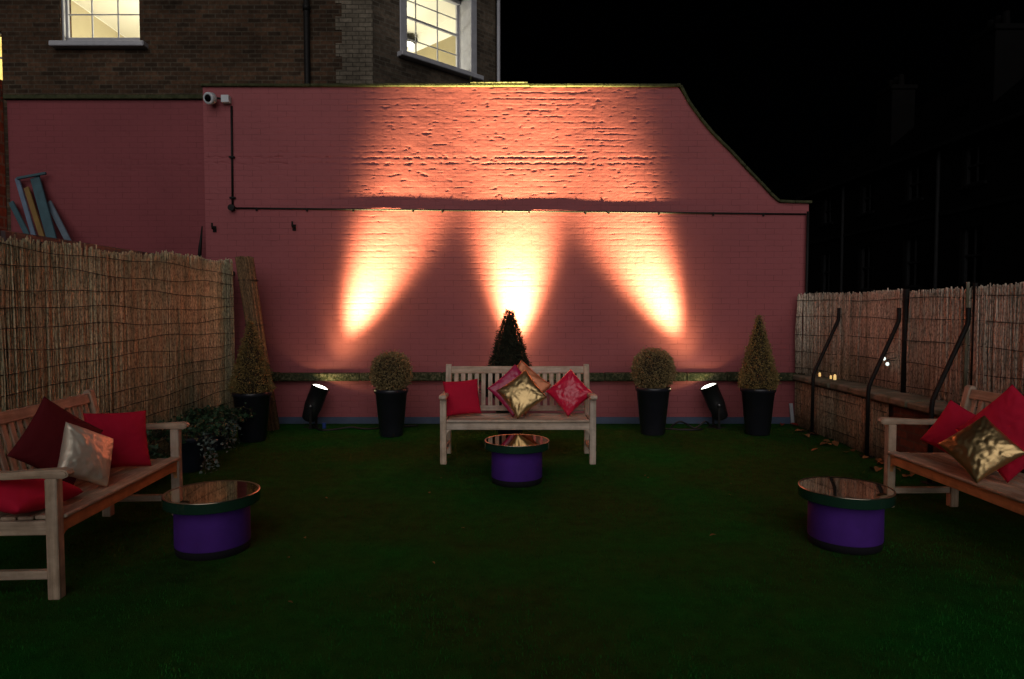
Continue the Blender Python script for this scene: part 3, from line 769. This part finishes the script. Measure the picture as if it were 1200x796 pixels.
# ------------------------------------------------------------------ benches
def make_bench(label):
    t = thing('garden_bench', label, 'bench', group='slatted teak garden benches')
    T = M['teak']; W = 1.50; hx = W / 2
    yf, yr = -.275, .275       # front leg face, rear leg
    for s in (-1, 1):
        g = MB(); x = s * (hx - .03); g.box((x - .03, yf, 0), (x + .03, yf + .06, .63), .005); g.build('leg', T, t)
    for s in (-1, 1):
        g = MB(); x = s * (hx - .03)
        g.obox((x, yr - .03, 0), (x, yr - .03, .43), .06, .06, (0, 1, 0), .004)
        g.obox((x, yr - .032, .425), (x, yr + .085, .90), .058, .055, (0, 1, 0), .005)
        g.tube([(x - .028, yr + .083, .895), (x + .028, yr + .083, .895)], .027, 10)
        g.build('leg', T, t)
    for s in (-1, 1):   # armrests with rolled front end
        g = MB(); x = s * (hx - .03)
        bm = bmesh.new(); prof = [(yf - .055, .640), (yf - .06, .655), (yf - .05, .672), (yf - .02, .680), (yf + .1, .674), (-.02, .664), (yr + .0, .668), (yr + .0, .632), (-.02, .628), (yf + .1, .634), (yf - .03, .630)]
        vs = [bm.verts.new((x - .034, a, b)) for a, b in prof]; f = bm.faces.new(vs)
        ex = bmesh.ops.extrude_face_region(bm, geom=[f])
        for v in ex['geom']:
            if isinstance(v, bmesh.types.BMVert): v.co.x += .068
        bmesh.ops.recalc_face_normals(bm, faces=bm.faces[:])
        bmesh.ops.bevel(bm, geom=[e for e in bm.edges if abs(e.verts[0].co.x - e.verts[1].co.x) < 1e-5], offset=.007, segments=2, affect='EDGES')
        g.from_bm(bm); g.build('armrest', T, t)
    g = MB()
    n = 6; y = yf - .012; sw = .077
    for i in range(n):
        z = .432 - .010 * math.sin(i / (n - 1) * math.pi) - .008 * (i / (n - 1))
        x = hx - .062 if i == 0 else hx - .0 if False else hx - .062
        g.box((-x, y, z - .022), (x, y + sw, z), .006); y += sw + .010
    g.build('seat', T, t)
    g = MB(); g.box((-hx + .06, yf + .012, .335), (hx - .06, yf + .040, .408), .004)
    for s in (-1, 1):   # curved brackets under the apron
        bm = bmesh.new(); c0 = s * (hx - .06); pr = [(c0, .335), (c0, .275)] + [(c0 - s * (.06 - .06 * math.cos(a)), .275 + .06 * math.sin(a)) for a in np.linspace(.15, 1.5, 6)]
        vs = [bm.verts.new((a, yf + .014, b)) for a, b in pr]; f = bm.faces.new(vs)
        ex = bmesh.ops.extrude_face_region(bm, geom=[f])
        for v in ex['geom']:
            if isinstance(v, bmesh.types.BMVert): v.co.y += .024
        bmesh.ops.recalc_face_normals(bm, faces=bm.faces[:]); g.from_bm(bm)
    g.build('apron', T, t)
    for s in (-1, 1):
        g = MB(); x = s * (hx - .03); g.box((x - .016, yf + .062, .335), (x + .016, yr - .062, .408), .004); g.build('side_rail', T, t)
        g = MB(); g.box((x - .02, yf + .062, .105), (x + .02, yr - .062, .150), .004); g.build('stretcher', T, t)
    g = MB(); sl = (.117) / .475
    Yb = lambda z: yr - .032 + (z - .425) * sl
    g.obox((-hx + .058, Yb(.86), .86), (hx - .058, Yb(.86), .86), .034, .075, (0, sl, 1), .006)
    g.obox((-hx + .058, Yb(.47), .47), (hx - .058, Yb(.47), .47), .032, .055, (0, sl, 1), .005)
    n = 19
    for i in range(n):
        x = -hx + .075 + (W - .15) * (i + .5) / n
        g.obox((x, Yb(.495), .495), (x, Yb(.825), .825), .014, .044, (1, 0, 0), .003) if False else g.obox((x, Yb(.495), .495), (x, Yb(.825), .825), .044, .014, (0, 1, -sl), .003)
    g.build('backrest', T, t)
    return t
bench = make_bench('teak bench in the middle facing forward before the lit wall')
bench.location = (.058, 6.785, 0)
b1 = dup(bench, (-2.645, 4.185, 0), R(93.1), 'weathered teak bench by the tall left reed fence')
b2 = dup(bench, (3.125, 4.405, 0), R(-88.3), 'teak bench beside the right dwarf wall with gold cushion')

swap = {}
for bb_ in (b1, b2):                                 # same teak in the dimmer tone, aprons tinted for warm wall bounce
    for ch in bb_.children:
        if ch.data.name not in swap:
            d = ch.data.copy(); d.materials[0] = M['teak_bounce' if ch.name.startswith('apron') else 'teak_dim']; swap[ch.data.name] = d; swap[d.name] = d
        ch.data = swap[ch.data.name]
# ------------------------------------------------------------------ drum tables
def make_drum(label):
    t = thing('drum_table', label, 'table', group='round purple drum tables with mirrored tops')
    g = MB(); g.lathe([(.218, .045), (.221, .06), (.220, .28), (.216, .297), (.1, .298)], 64); g.build('drum_body', M['purple'], t, True)
    g = MB(); prof = [(.205, .0), (.214, .006), (.2215, .05), (.214, .056)]; g.lathe(prof, 64); g.build('base_band', M['blackfelt'], t, True)
    g = MB(); g.smooth = True; g.lathe([(.2815, .302), (.282, .33), (.2815, .362)], 96); g.smooth = False
    g.f = g.f[:-2]; g.t = g.t[:-2]; g.sm = g.sm[:-2]
    g.lathe([(.255, .299), (.279, .2995), (.2815, .302)], 96); g.f = g.f[:-1]; g.t = g.t[:-1]; g.sm = g.sm[:-1]
    g.build('rim', M['rim'], t)
    g = MB(); g.lathe([(.2812, .3625), (.280, .3655), (.272, .3660), (.2672, .3640)], 96); g.f = g.f[:-2]; g.t = g.t[:-2]; g.sm = g.sm[:-2]; g.build('bright_edge', M['edge'], t, True)
    g = MB(); g.smooth = False; g.lathe([(.2675, .345), (.2675, .3628), (.0, .3628)], 80); g.build('table_top', M['mirror'], t)
    return t
dt = make_drum('purple drum table in front of the middle bench')
dt.location = (.042, 5.87, 0)
dup(dt, (-1.865, 4.20, 0), R(40), 'purple drum table at the corner of the left bench')
dup(dt, (2.125, 4.30, 0), R(80), 'purple drum table at the corner of the right bench')

# ------------------------------------------------------------------ cushions
def cushion(name, label, mat, size, thick, loc, yaw, tilt, roll, seed, wr=.010, asp=1., cat='cushion', droop=0.):
    n = 40; na_, nb_ = grid_noise(seed), grid_noise(seed + 100)
    u = np.linspace(-1, 1, n); U, V = np.meshgrid(u, u)
    pin = .065
    sag = .03 * (na_(U * 1.3 + 9, V * 1.3 + 9) - .5)
    X = size / 2 * U * (1 - pin * (1 - V ** 2) + sag); Z = size / 2 * asp * V * (1 - pin * (1 - U ** 2) + sag)
    base = np.clip((1 - U ** 2) * (1 - V ** 2), 0, 1) ** .40 * 1.12
    def wrinkle(f1, f2):
        r1 = np.abs(f1(U * 3.2 + V * 2 + 20, V * 3 - U * 1.2 + 30) - .5) * 2
        r2 = np.abs(f2(U * 7 + 20, V * 6 + U * 3 + 30) - .5) * 2
        c = np.sqrt(U ** 2 * V ** 2)                                  # pull folds near the corners
        ang = np.arctan2(np.abs(V), np.abs(U))
        return (r1 - .5) * .9 + (r2 - .5) * .45 + .5 * c * np.sin(ang * 26 + 4 * f1(U * 2 + 5, V * 2 + 5))
    edge = np.clip((1 - U ** 2) * (1 - V ** 2) * 6, 0, 1)
    Yf = -thick / 2 * base - wr * wrinkle(na_, nb_) * edge; Yb = thick / 2 * base + wr * wrinkle(nb_, na_) * edge
    if droop: Z = Z - droop * size * (V > 0) * V * V * .3
    vs = [(X[j, i], Yf[j, i], Z[j, i]) for j in range(n) for i in range(n)] + [(X[j, i], Yb[j, i], Z[j, i]) for j in range(n) for i in range(n)]
    fs = []; k = n * n
    for j in range(n - 1):
        for i in range(n - 1):
            a = j * n + i; fs.append((a, a + 1, a + n + 1, a + n)); fs.append((k + a + n, k + a + n + 1, k + a + 1, k + a))
    g = MB(); g.add(vs, fs)
    bm = bmesh.new(); me0 = None
    o = g.build(name, mat, None, True)
    bm.from_mesh(o.data); bmesh.ops.remove_doubles(bm, verts=bm.verts[:], dist=.0004); bmesh.ops.recalc_face_normals(bm, faces=bm.faces[:]); bm.to_mesh(o.data); bm.free()
    o.data.polygons.foreach_set('use_smooth', [True] * len(o.data.polygons))
    o.matrix_world = Matrix.Translation(loc) @ Matrix.Rotation(R(yaw), 4, 'Z') @ Matrix.Rotation(R(-tilt), 4, 'X') @ Matrix.Rotation(R(roll), 4, 'Y')
    # rest it on the seat
    zmin = min((o.matrix_world @ v.co).z for v in o.data.vertices)
    m = o.matrix_world.copy(); m.translation.z += .430 - zmin; o.matrix_world = m
    return tag(o, label, cat)
cushion('cushion', 'plain red square cushion at the left end of the middle bench', M['red'], .36, .13, (-.50, 6.80, .6), 10, 18, -4, 1, .004)
cushion('cushion', 'copper satin cushion standing behind the middle gold cushion', M['copper'], .41, .08, (.115, 6.875, .6), -4, 16, 40, 2, .005)
cushion('cushion', 'crimson satin cushion tucked behind the left side of the gold cushion', M['crimson'], .385, .09, (.02, 6.79, .6), 8, 18, 50, 3, .006)
cushion('cushion', 'gold crinkled cushion on its corner in the middle bench group', M['gold'], .365, .12, (.095, 6.69, .6), -6, 24, 52, 4, .007)
cushion('cushion', 'shiny red satin cushion on its corner at the right end of the middle bench', M['redsatin'], .345, .13, (.575, 6.80, .6), -8, 18, 47, 5, .010)
cushion('cushion', 'large dark maroon cushion on its corner against the left bench back', M['maroon'], .405, .12, (-2.70, 4.03, .6), 66, 16, 40, 6, .004)
cushion('cushion', 'pale champagne foil cushion leaning on the maroon cushion', M['silver'], .325, .13, (-2.52, 4.01, .6), 76, 22, 30, 7, .006)
cushion('cushion', 'plain red cushion upright at the far end of the left bench', M['red'], .39, .13, (-2.63, 4.52, .6), 50, 20, 4, 8, .005)
cushion('cushion', 'red cushion lying flat under the near arm of the left bench', M['red'], .40, .15, (-2.62, 3.61, .5), 80, 80, 3, 9, .005)
cushion('cushion', 'plain red cushion tipped over at the far end of the right bench', M['red'], .345, .13, (3.08, 4.67, .6), -48, 20, 26, 10, .005)
cushion('cushion', 'gold crinkled cushion on its corner on the right bench', M['gold'], .335, .13, (2.93, 4.23, .6), -44, 32, 44, 11, .007)
cushion('cushion', 'large red cushion behind the gold one on the right bench', M['red'], .44, .14, (3.10, 4.22, .6), -56, 16, 40, 12, .006)

# ------------------------------------------------------------------ potted topiary
def leafcloud(g, surf, N, size, seed, jit=.02, narrow=.5):
    rr = random.Random(seed)
    for i in range(N):
        p, n = surf(rr)
        p = p + n * (rr.gauss(0, jit) + (rr.random() < .04) * rr.uniform(0, jit * 4))
        d = (n + Vector((rr.gauss(0, .7), rr.gauss(0, .7), rr.gauss(0, .7)))).normalized()
        s_ = d.cross(Vector((rr.gauss(0, 1), rr.gauss(0, 1), rr.gauss(0, 1)))).normalized()
        L = size * rr.uniform(.6, 1.4); w = L * narrow
        g.tv = rr.uniform(.01, 1)
        q = d.cross(s_) * L * .12
        g.add([p, p + d * L * .5 + s_ * w * .5 + q, p + d * L, p + d * L * .5 - s_ * w * .5 + q], [(0, 1, 2, 3)])
def pot_mesh(h, rt, rb_):
    g = MB(); g.lathe([(rb_ - .01, 0), (rb_, .012), (rt, h - .05), (rt + .014, h - .045), (rt + .016, h - .006), (rt + .010, h), (rt - .006, h), (rt - .012, h - .03)], 48); return g
def soil_mesh(h, rt):
    g = MB(); g.lathe([(rt - .012, h - .035), (0, h - .022)], 32); return g
def ball_surf(cz, r):
    def f(rr):
        z = rr.uniform(-1, 1); a = rr.uniform(0, 2 * math.pi); q = math.sqrt(1 - z * z)
        n = Vector((q * math.cos(a), q * math.sin(a), z))
        lump = 1 + .045 * math.sin(a * 4 + z * 5) + .03 * math.sin(a * 9 - z * 11)
        return Vector((0, 0, cz)) + n * r * lump * rr.choice((1., 1., .93)), n
    return f
def cone_surf(z0, z1, r, power=1.):
    def f(rr):
        k = 1 - math.sqrt(rr.random()); k = k if rr.random() < .8 else rr.random()
        a = rr.uniform(0, 2 * math.pi)
        rad = r * (1 - k) ** power * (1 + .06 * math.sin(a * 4 + k * 19) + .05 * math.sin(a * 7 - k * 31)) + .008
        if k < .06: rad *= .80 + k * 3.3
        n = Vector((math.cos(a), math.sin(a), .25)).normalized()
        return Vector((rad * math.cos(a), rad * math.sin(a), z0 + k * (z1 - z0))), n
    return f
def potted(name, label, loc, h, rt, rb_, kind, seed, top=None, rad=None, group='potted topiary along the pink wall'):
    t = thing(name, label, 'potted tree', loc, rz=seed * 1.3, group=group)
    pot_mesh(h, rt, rb_).build('pot', M['pot'], t, True); soil_mesh(h, rt).build('soil', M['soil'], t)
    g = MB()
    if kind == 'ball':
        cz = h + rad * .80; g.tube([(0, 0, h - .03), (0, 0, cz)], .018, 8); g.build('trunk', M['bark'], t, True)
        g = MB(); leafcloud(g, ball_surf(cz, rad * .96), 7500, .022, seed, .010, .55); cr = g.build('crown', M['box_leaf'], t)
        g = MB(); g.lathe([(rad * .86 * math.sin(a), cz - rad * .86 * math.cos(a)) for a in np.linspace(0.001, math.pi - .001, 14)], 24); g.build('twigs', M['core'], cr, True)
    else:
        z0 = h - .01
        g.tube([(0, 0, h - .03), (0, 0, top - .1)], [.02, .006], 8); g.build('trunk', M['bark'], t, True)
        g = MB(); con = kind == 'conifer'
        leafcloud(g, cone_surf(z0, top, rad, .85 if con else .95), 8000 if not con else 15000, .030 if con else .021, seed, .012, .3 if con else .55)
        cr = g.build('crown', M['conifer'] if con else M['cone_leaf'], t)
        g = MB(); g.lathe([(rad * .62, z0 + .0)] + [(rad * .90 * (1 - k) ** .9 - .004, z0 + .02 + k * (top - z0)) for k in (.03, .2, .4, .6, .8, .93)] + [(0.001, top - .04)], 20); g.build('twigs', M['core'], cr, True)
    return t
potted('ball_topiary', 'clipped brown ball topiary in dark pot left of the middle bench', (-1.425, 8.02, 0), .56, .185, .135, 'ball', 3, rad=.235)
potted('ball_topiary', 'clipped brown ball topiary in dark pot right of the middle bench', (1.685, 8.12, 0), .57, .195, .14, 'ball', 4, rad=.25)
potted('cone_topiary', 'olive cone topiary in dark pot beside the right reed fence', (2.94, 8.12, 0), .56, .19, .14, 'cone', 5, top=1.42, rad=.215)
potted('cone_topiary', 'brown cone topiary in dark pot before the rolled reed mat', (-2.955, 7.72, 0), .56, .20, .145, 'cone', 6, top=1.36, rad=.225)
potted('conifer', 'dark pointed conifer rising behind the middle bench', (-.03, 7.85, 0), .50, .17, .13, 'conifer', 7, top=1.48, rad=.285)

# ivy planters
def ivy(label, loc, h, rt, rb_, seed, trail, scale=1.):
    t = thing('ivy_planter', label, 'planter', loc, group='ivy planters by the left fence')
    pot_mesh(h, rt, rb_).build('pot', M['bluepot'], t, True); soil_mesh(h, rt).build('soil', M['soil'], t)
    rr = random.Random(seed); g = MB(); gp = MB(); st = MB()
    def leaf(gg, p, s_):
        d = Vector((rr.gauss(0, 1), rr.gauss(-.4, 1), rr.gauss(.2, .6))).normalized(); e = d.cross(Vector((rr.gauss(0, 1), rr.gauss(0, 1), 1))).normalized()
        q = d.cross(e) * s_ * .15
        gg.tv = rr.uniform(.01, 1)
        gg.add([p, p + d * s_ * .35 + e * s_ * .5 + q, p + d * s_ * .7 + e * s_ * .2, p + d * s_, p + d * s_ * .7 - e * s_ * .2, p + d * s_ * .35 - e * s_ * .5 + q], [(0, 1, 2, 3), (0, 3, 4, 5)])
    for i in range(46):     # arching stems
        a = rr.uniform(0, 2 * math.pi); L = rr.uniform(.12, .30) * scale; up = rr.uniform(.08, .24) * scale
        pts = [Vector((math.cos(a) * rt * .5, math.sin(a) * rt * .5, h - .02)) + Vector((math.cos(a) * L * k, math.sin(a) * L * k, up * (1.9 * k - 1.5 * k * k))) for k in np.linspace(0, 1.1, 7)]
        st.tube(pts, .003, 4)
        for p in pts[1:]:
            for _ in range(3): leaf(g, p + Vector((rr.gauss(0, .02), rr.gauss(0, .02), rr.gauss(0, .015))), .045 * rr.uniform(.6, 1.2))
    for a, drop in trail:   # pale trailing sprays
        pts = [Vector((math.cos(a) * (rt * .6 + .13 * math.sin(min(k * 2.2, 1.57))), math.sin(a) * (rt * .6 + .13 * math.sin(min(k * 2.2, 1.57))), h + .06 * math.sin(k * 3.1) - drop * max(0, k - .25) * 1.3)) for k in np.linspace(0, 1, 12)]
        st.tube(pts, .003, 4)
        for p in pts[3:]:
            for _ in range(7): leaf(gp, p + Vector((rr.gauss(0, .022), rr.gauss(0, .022), rr.gauss(0, .02))), .034 * rr.uniform(.6, 1.2))
    st.build('stems', M['bark'], t, True); g.build('foliage', M['ivy'], t); gp.build('pale_foliage', M['ivy_pale'], t)
ivy('dark blue grey pot of trailing pale ivy just behind the left bench arm', (-3.0, 6.28, 0), .33, .165, .12, 31, [(-.2, .34), (-.5, .38), (.1, .25)])
ivy('pot of pale edged ivy farther back, in front of the corner topiary', (-3.18, 7.25, 0), .31, .165, .12, 32, [(-.3, .30), (.0, .22), (-.7, .25)])
ivy('low dark pot of green ivy hidden behind the left bench', (-3.17, 5.55, 0), .24, .15, .11, 33, [(-.9, .2)], .8)

# ------------------------------------------------------------------ spot lamps
def par(label, lens, axis, P, cone, blend, beam=None, width=11.8):
    ax = Vector(axis).normalized(); L = Vector(lens)
    base = L - ax * .27
    t = thing('spot_lamp', label, 'spotlight', (base.x, base.y, 0), group='black can spotlights along the pink wall')
    o = Vector(t.location)
    mt = Matrix.Translation(L - o) @ ax.to_track_quat('Z', 'Y').to_matrix().to_4x4() @ Matrix.Diagonal((1.1, 1.1, 1.0, 1))
    g = MB(); g.smooth = True
    g.lathe([(.0, -.455), (.05, -.45), (.078, -.425), (.088, -.33), (.098, -.27), (.100, -.22), (.100, -.01), (.108, -.008), (.108, .006), (.098, .006), (.096, -.02), (.09, -.06), (.0, -.10)], 40, mt)
    cb = g.build('can', M['canmetal'], t)
    g = MB(); g.lathe([(.094, -.022), (.090, -.004), (.06, .012), (.0, .022)], 36, mt); g.build('lens', M['lens'], t, True)
    g = MB(); ctr = L - o - ax * .24; sd = ax.cross(Vector((0, 1, 0))).normalized()
    fy = -.0
    for s in (-1, 1):
        k = Vector((0, s * .126, 0))
        g.obox(ctr + k + Vector((0, 0, .02)), Vector((ctr.x * .35, s * .126, .012)), .03, .005, (0, 1, 0), .001)
    g.obox((ctr.x * .35, -.13, .008), (ctr.x * .35, .13, .008), .06, .006, (0, 0, 1), .001)
    g.obox((ctr.x * .35 - .12, 0, .005), (ctr.x * .35 + .12, 0, .005), .05, .008, (0, 0, 1), .001)
    g.build('yoke', M['blackmetal'], t)
    for s in (-1, 1):
        g = MB(); g.lathe([(0, -.012), (.016, -.012), (.018, .0), (.016, .014), (0, .014)], 12, Matrix.Translation(ctr + Vector((0, s * .138, .0))) @ Matrix.Rotation(R(90), 4, 'X')); g.build('knob', M['steel'], t, True)
    l = bpy.data.lights.new('beam', 'SPOT'); l.energy = P; l.color = (1, .80, .33); l.spot_size = R(cone); l.spot_blend = blend; l.shadow_soft_size = .045
    l.use_nodes = True; ln = l.node_tree; em = ln.nodes['Emission']       # narrow PAR beam: cosine-power falloff from its axis
    tc = ln.nodes.new('ShaderNodeTexCoord'); sx = ln.nodes.new('ShaderNodeSeparateXYZ'); ln.links.new(tc.outputs['Normal'], sx.inputs[0])
    ab = ln.nodes.new('ShaderNodeMath'); ab.operation = 'ABSOLUTE'; ln.links.new(sx.outputs['Z'], ab.inputs[0])
    def mth(op, a, b=None):
        n_ = ln.nodes.new('ShaderNodeMath'); n_.operation = op
        for k_, v_ in enumerate((a, b)):
            if isinstance(v_, (int, float)): n_.inputs[k_].default_value = v_
            elif v_ is not None: ln.links.new(v_, n_.inputs[k_])
        return n_.outputs[0]
    th = mth('ARCCOSINE', mth('MINIMUM', ab.outputs[0], 1.))
    lobe = lambda a_, p_: mth('EXPONENT', mth('MULTIPLY', mth('POWER', mth('DIVIDE', th, R(a_)), p_), -1.))
    tot_ = mth('ADD', mth('ADD', lobe(width, 3.1), mth('MULTIPLY', lobe(27., 3.), .012)), .0005)   # core, halo, stray light
    ln.links.new(tot_, em.inputs['Strength'])
    lo = bpy.data.objects.new('beam', l); C.objects.link(lo); lo.location = L + ax * .035
    lo.rotation_euler = (-Vector(beam or axis)).normalized().to_track_quat('Z', 'Y').to_euler()
    return t
SP = 8800
par('black can spotlight left of the middle bench, tilted to the right', (-2.415, 8.565, .515), (.37, .06, 1), SP, 168, .15, (.45, .145, 1))
par('black can spotlight right of the middle bench, tilted to the left', (2.475, 8.565, .525), (-.42, .06, 1), SP, 168, .15, (-.495, .145, 1))
par('black can spotlight hidden behind the conifer and middle bench', (.06, 8.555, .50), (0, .08, 1), SP * 1.1, 168, .15, (0, .145, 1), 13.8)
def cable(label, pts, plug=None):
    g = MB(); P = [Vector(p) for p in pts]; out = []
    for i in range(len(P) - 1):
        p0, p1, p2, p3 = P[max(i - 1, 0)], P[i], P[i + 1], P[min(i + 2, len(P) - 1)]
        for k in range(6):
            t = k / 6; out.append(.5 * ((2 * p1) + (p2 - p0) * t + (2 * p0 - 5 * p1 + 4 * p2 - p3) * t * t + (3 * p1 - p0 - 3 * p2 + p3) * t ** 3))
    out.append(P[-1]); g.tube(out, .011, 6)
    o = g.build('power_cable', M['cable'], None, True); tag(o, label, 'cable')
    if plug:
        h = MB(); h.tube([plug[0], plug[1]], [.022, .026], 10); h.build('plug', M['bluecap'], o)
cable('black cable with blue plug on the turf by the left spotlight', [(-2.5, 8.5, .03), (-2.35, 8.33, .012), (-2.2, 8.36, .012), (-2.0, 8.42, .03), (-1.8, 8.4, .012), (-1.5, 8.55, .012), (-1.2, 8.65, .012)], ((-2.31, 8.34, .03), (-2.31, 8.34, .10)))
cable('black looped cable on the turf by the right spotlight', [(2.48, 8.48, .03), (2.4, 8.42, .10), (2.28, 8.42, .02), (2.2, 8.45, .05), (2.08, 8.42, .10), (1.98, 8.45, .012), (2.1, 8.36, .012), (2.35, 8.38, .014), (2.2, 8.33, .012), (1.9, 8.4, .014), (1.7, 8.5, .012)])

# ------------------------------------------------------------------ dead leaves
def leaf_obj(loc, rz, s_, mat, label, group):
    g = MB(); g.tv = rnd.uniform(.05, 1); n = 7; L = []; Rr = []
    vs = []; curl = rnd.uniform(.1, .5)
    for i in range(n):
        k = i / (n - 1); w = .34 * math.sin(math.pi * k) ** .8 * (1 - .25 * k) + .01
        zc = .25 * curl * math.sin(math.pi * k)
        vs += [(k - .5, -w, zc + w * curl), (k - .5, 0, zc), (k - .5, w, zc + w * curl * .7)]
    fs = []
    for i in range(n - 1):
        a = i * 3; fs += [(a, a + 3, a + 4, a + 1), (a + 1, a + 4, a + 5, a + 2)]
    g.add([tuple(c * s_ for c in v) for v in vs], fs)
    o = g.build('dead_leaf', mat, None, True); o.location = loc; o.rotation_euler = (rnd.uniform(-.3, .3), rnd.uniform(-.3, .3), rz)
    tag(o, label, 'leaf', group)
for i in range(26):
    y = rnd.uniform(5.9, 8.3); leaf_obj((3.60 - abs(rnd.gauss(0, .09)), y, .016), rnd.uniform(0, 6), rnd.uniform(.07, .12), M['leaf'], 'brown dead leaf lying at the foot of the right wall', 'dead leaves at the foot of the right wall')
leaf_obj((3.20, 7.15, .014), .4, .10, M['leaf'], 'brown dead leaf lying alone on turf off the right wall', None)
leaf_obj((3.62, 8.70, .02), 2.4, .12, M['redleaf'], 'red dead leaf in the corner beside the right fence', None)
leaf_obj((3.45, 8.66, .02), 1.1, .10, M['redleaf'], 'red dead leaf near the corner, nearest the cone topiary', None)
leaf_obj((1.32, 4.42, .014), .2, .05, M['leaf'], 'small pale leaf lying on turf left of the right drum table', None)

for i in range(14):
    leaf_obj((rnd.uniform(-1.6, 2.6), rnd.uniform(3.2, 6.2), .010), rnd.uniform(0, 6), rnd.uniform(.018, .034), M['leaf'], 'tiny dry leaf scrap lying out on the open turf', 'tiny leaf scraps on the open turf')
# ------------------------------------------------------------------ light and camera
w = bpy.data.worlds.new('World'); sc.world = w; w.use_nodes = True
nt = w.node_tree; bg = nt.nodes['Background']
sky = nt.nodes.new('ShaderNodeTexSky'); sky.sky_type = 'NISHITA'; sky.sun_disc = False
EL, AZ = 26., 2.
sky.sun_elevation = R(EL); sky.sun_rotation = R(180 + AZ)
nt.links.new(sky.outputs['Color'], bg.inputs['Color']); bg.inputs['Strength'].default_value = .00003
s = bpy.data.lights.new('sun', 'SUN'); s.energy = .92; s.color = (1, .96, .93); s.angle = R(62)
so = bpy.data.objects.new('sun', s); C.objects.link(so)
dirv = Vector((math.sin(R(-AZ)) * math.cos(R(EL)), -math.cos(R(AZ)) * math.cos(R(EL)), math.sin(R(EL))))
so.rotation_euler = dirv.to_track_quat('Z', 'Y').to_euler(); so.location = (0, -5, 8)

cd = bpy.data.cameras.new('camera'); cd.sensor_width = 36; cd.lens = 24; cd.clip_end = 1500; cd.clip_start = .05
co = bpy.data.objects.new('camera', cd); C.objects.link(co); co.location = (0, 0, 1.5); co.rotation_euler = (R(90 - 2.58), 0, 0)
sc.camera = co
sc.view_settings.view_transform = 'Standard'; sc.view_settings.look = 'None'; sc.view_settings.exposure = 0; sc.view_settings.gamma = 1
sc.view_settings.use_curve_mapping = False
sc.cycles.max_bounces = 6; sc.cycles.use_denoising = True
sc.cycles.sample_clamp_indirect = 4
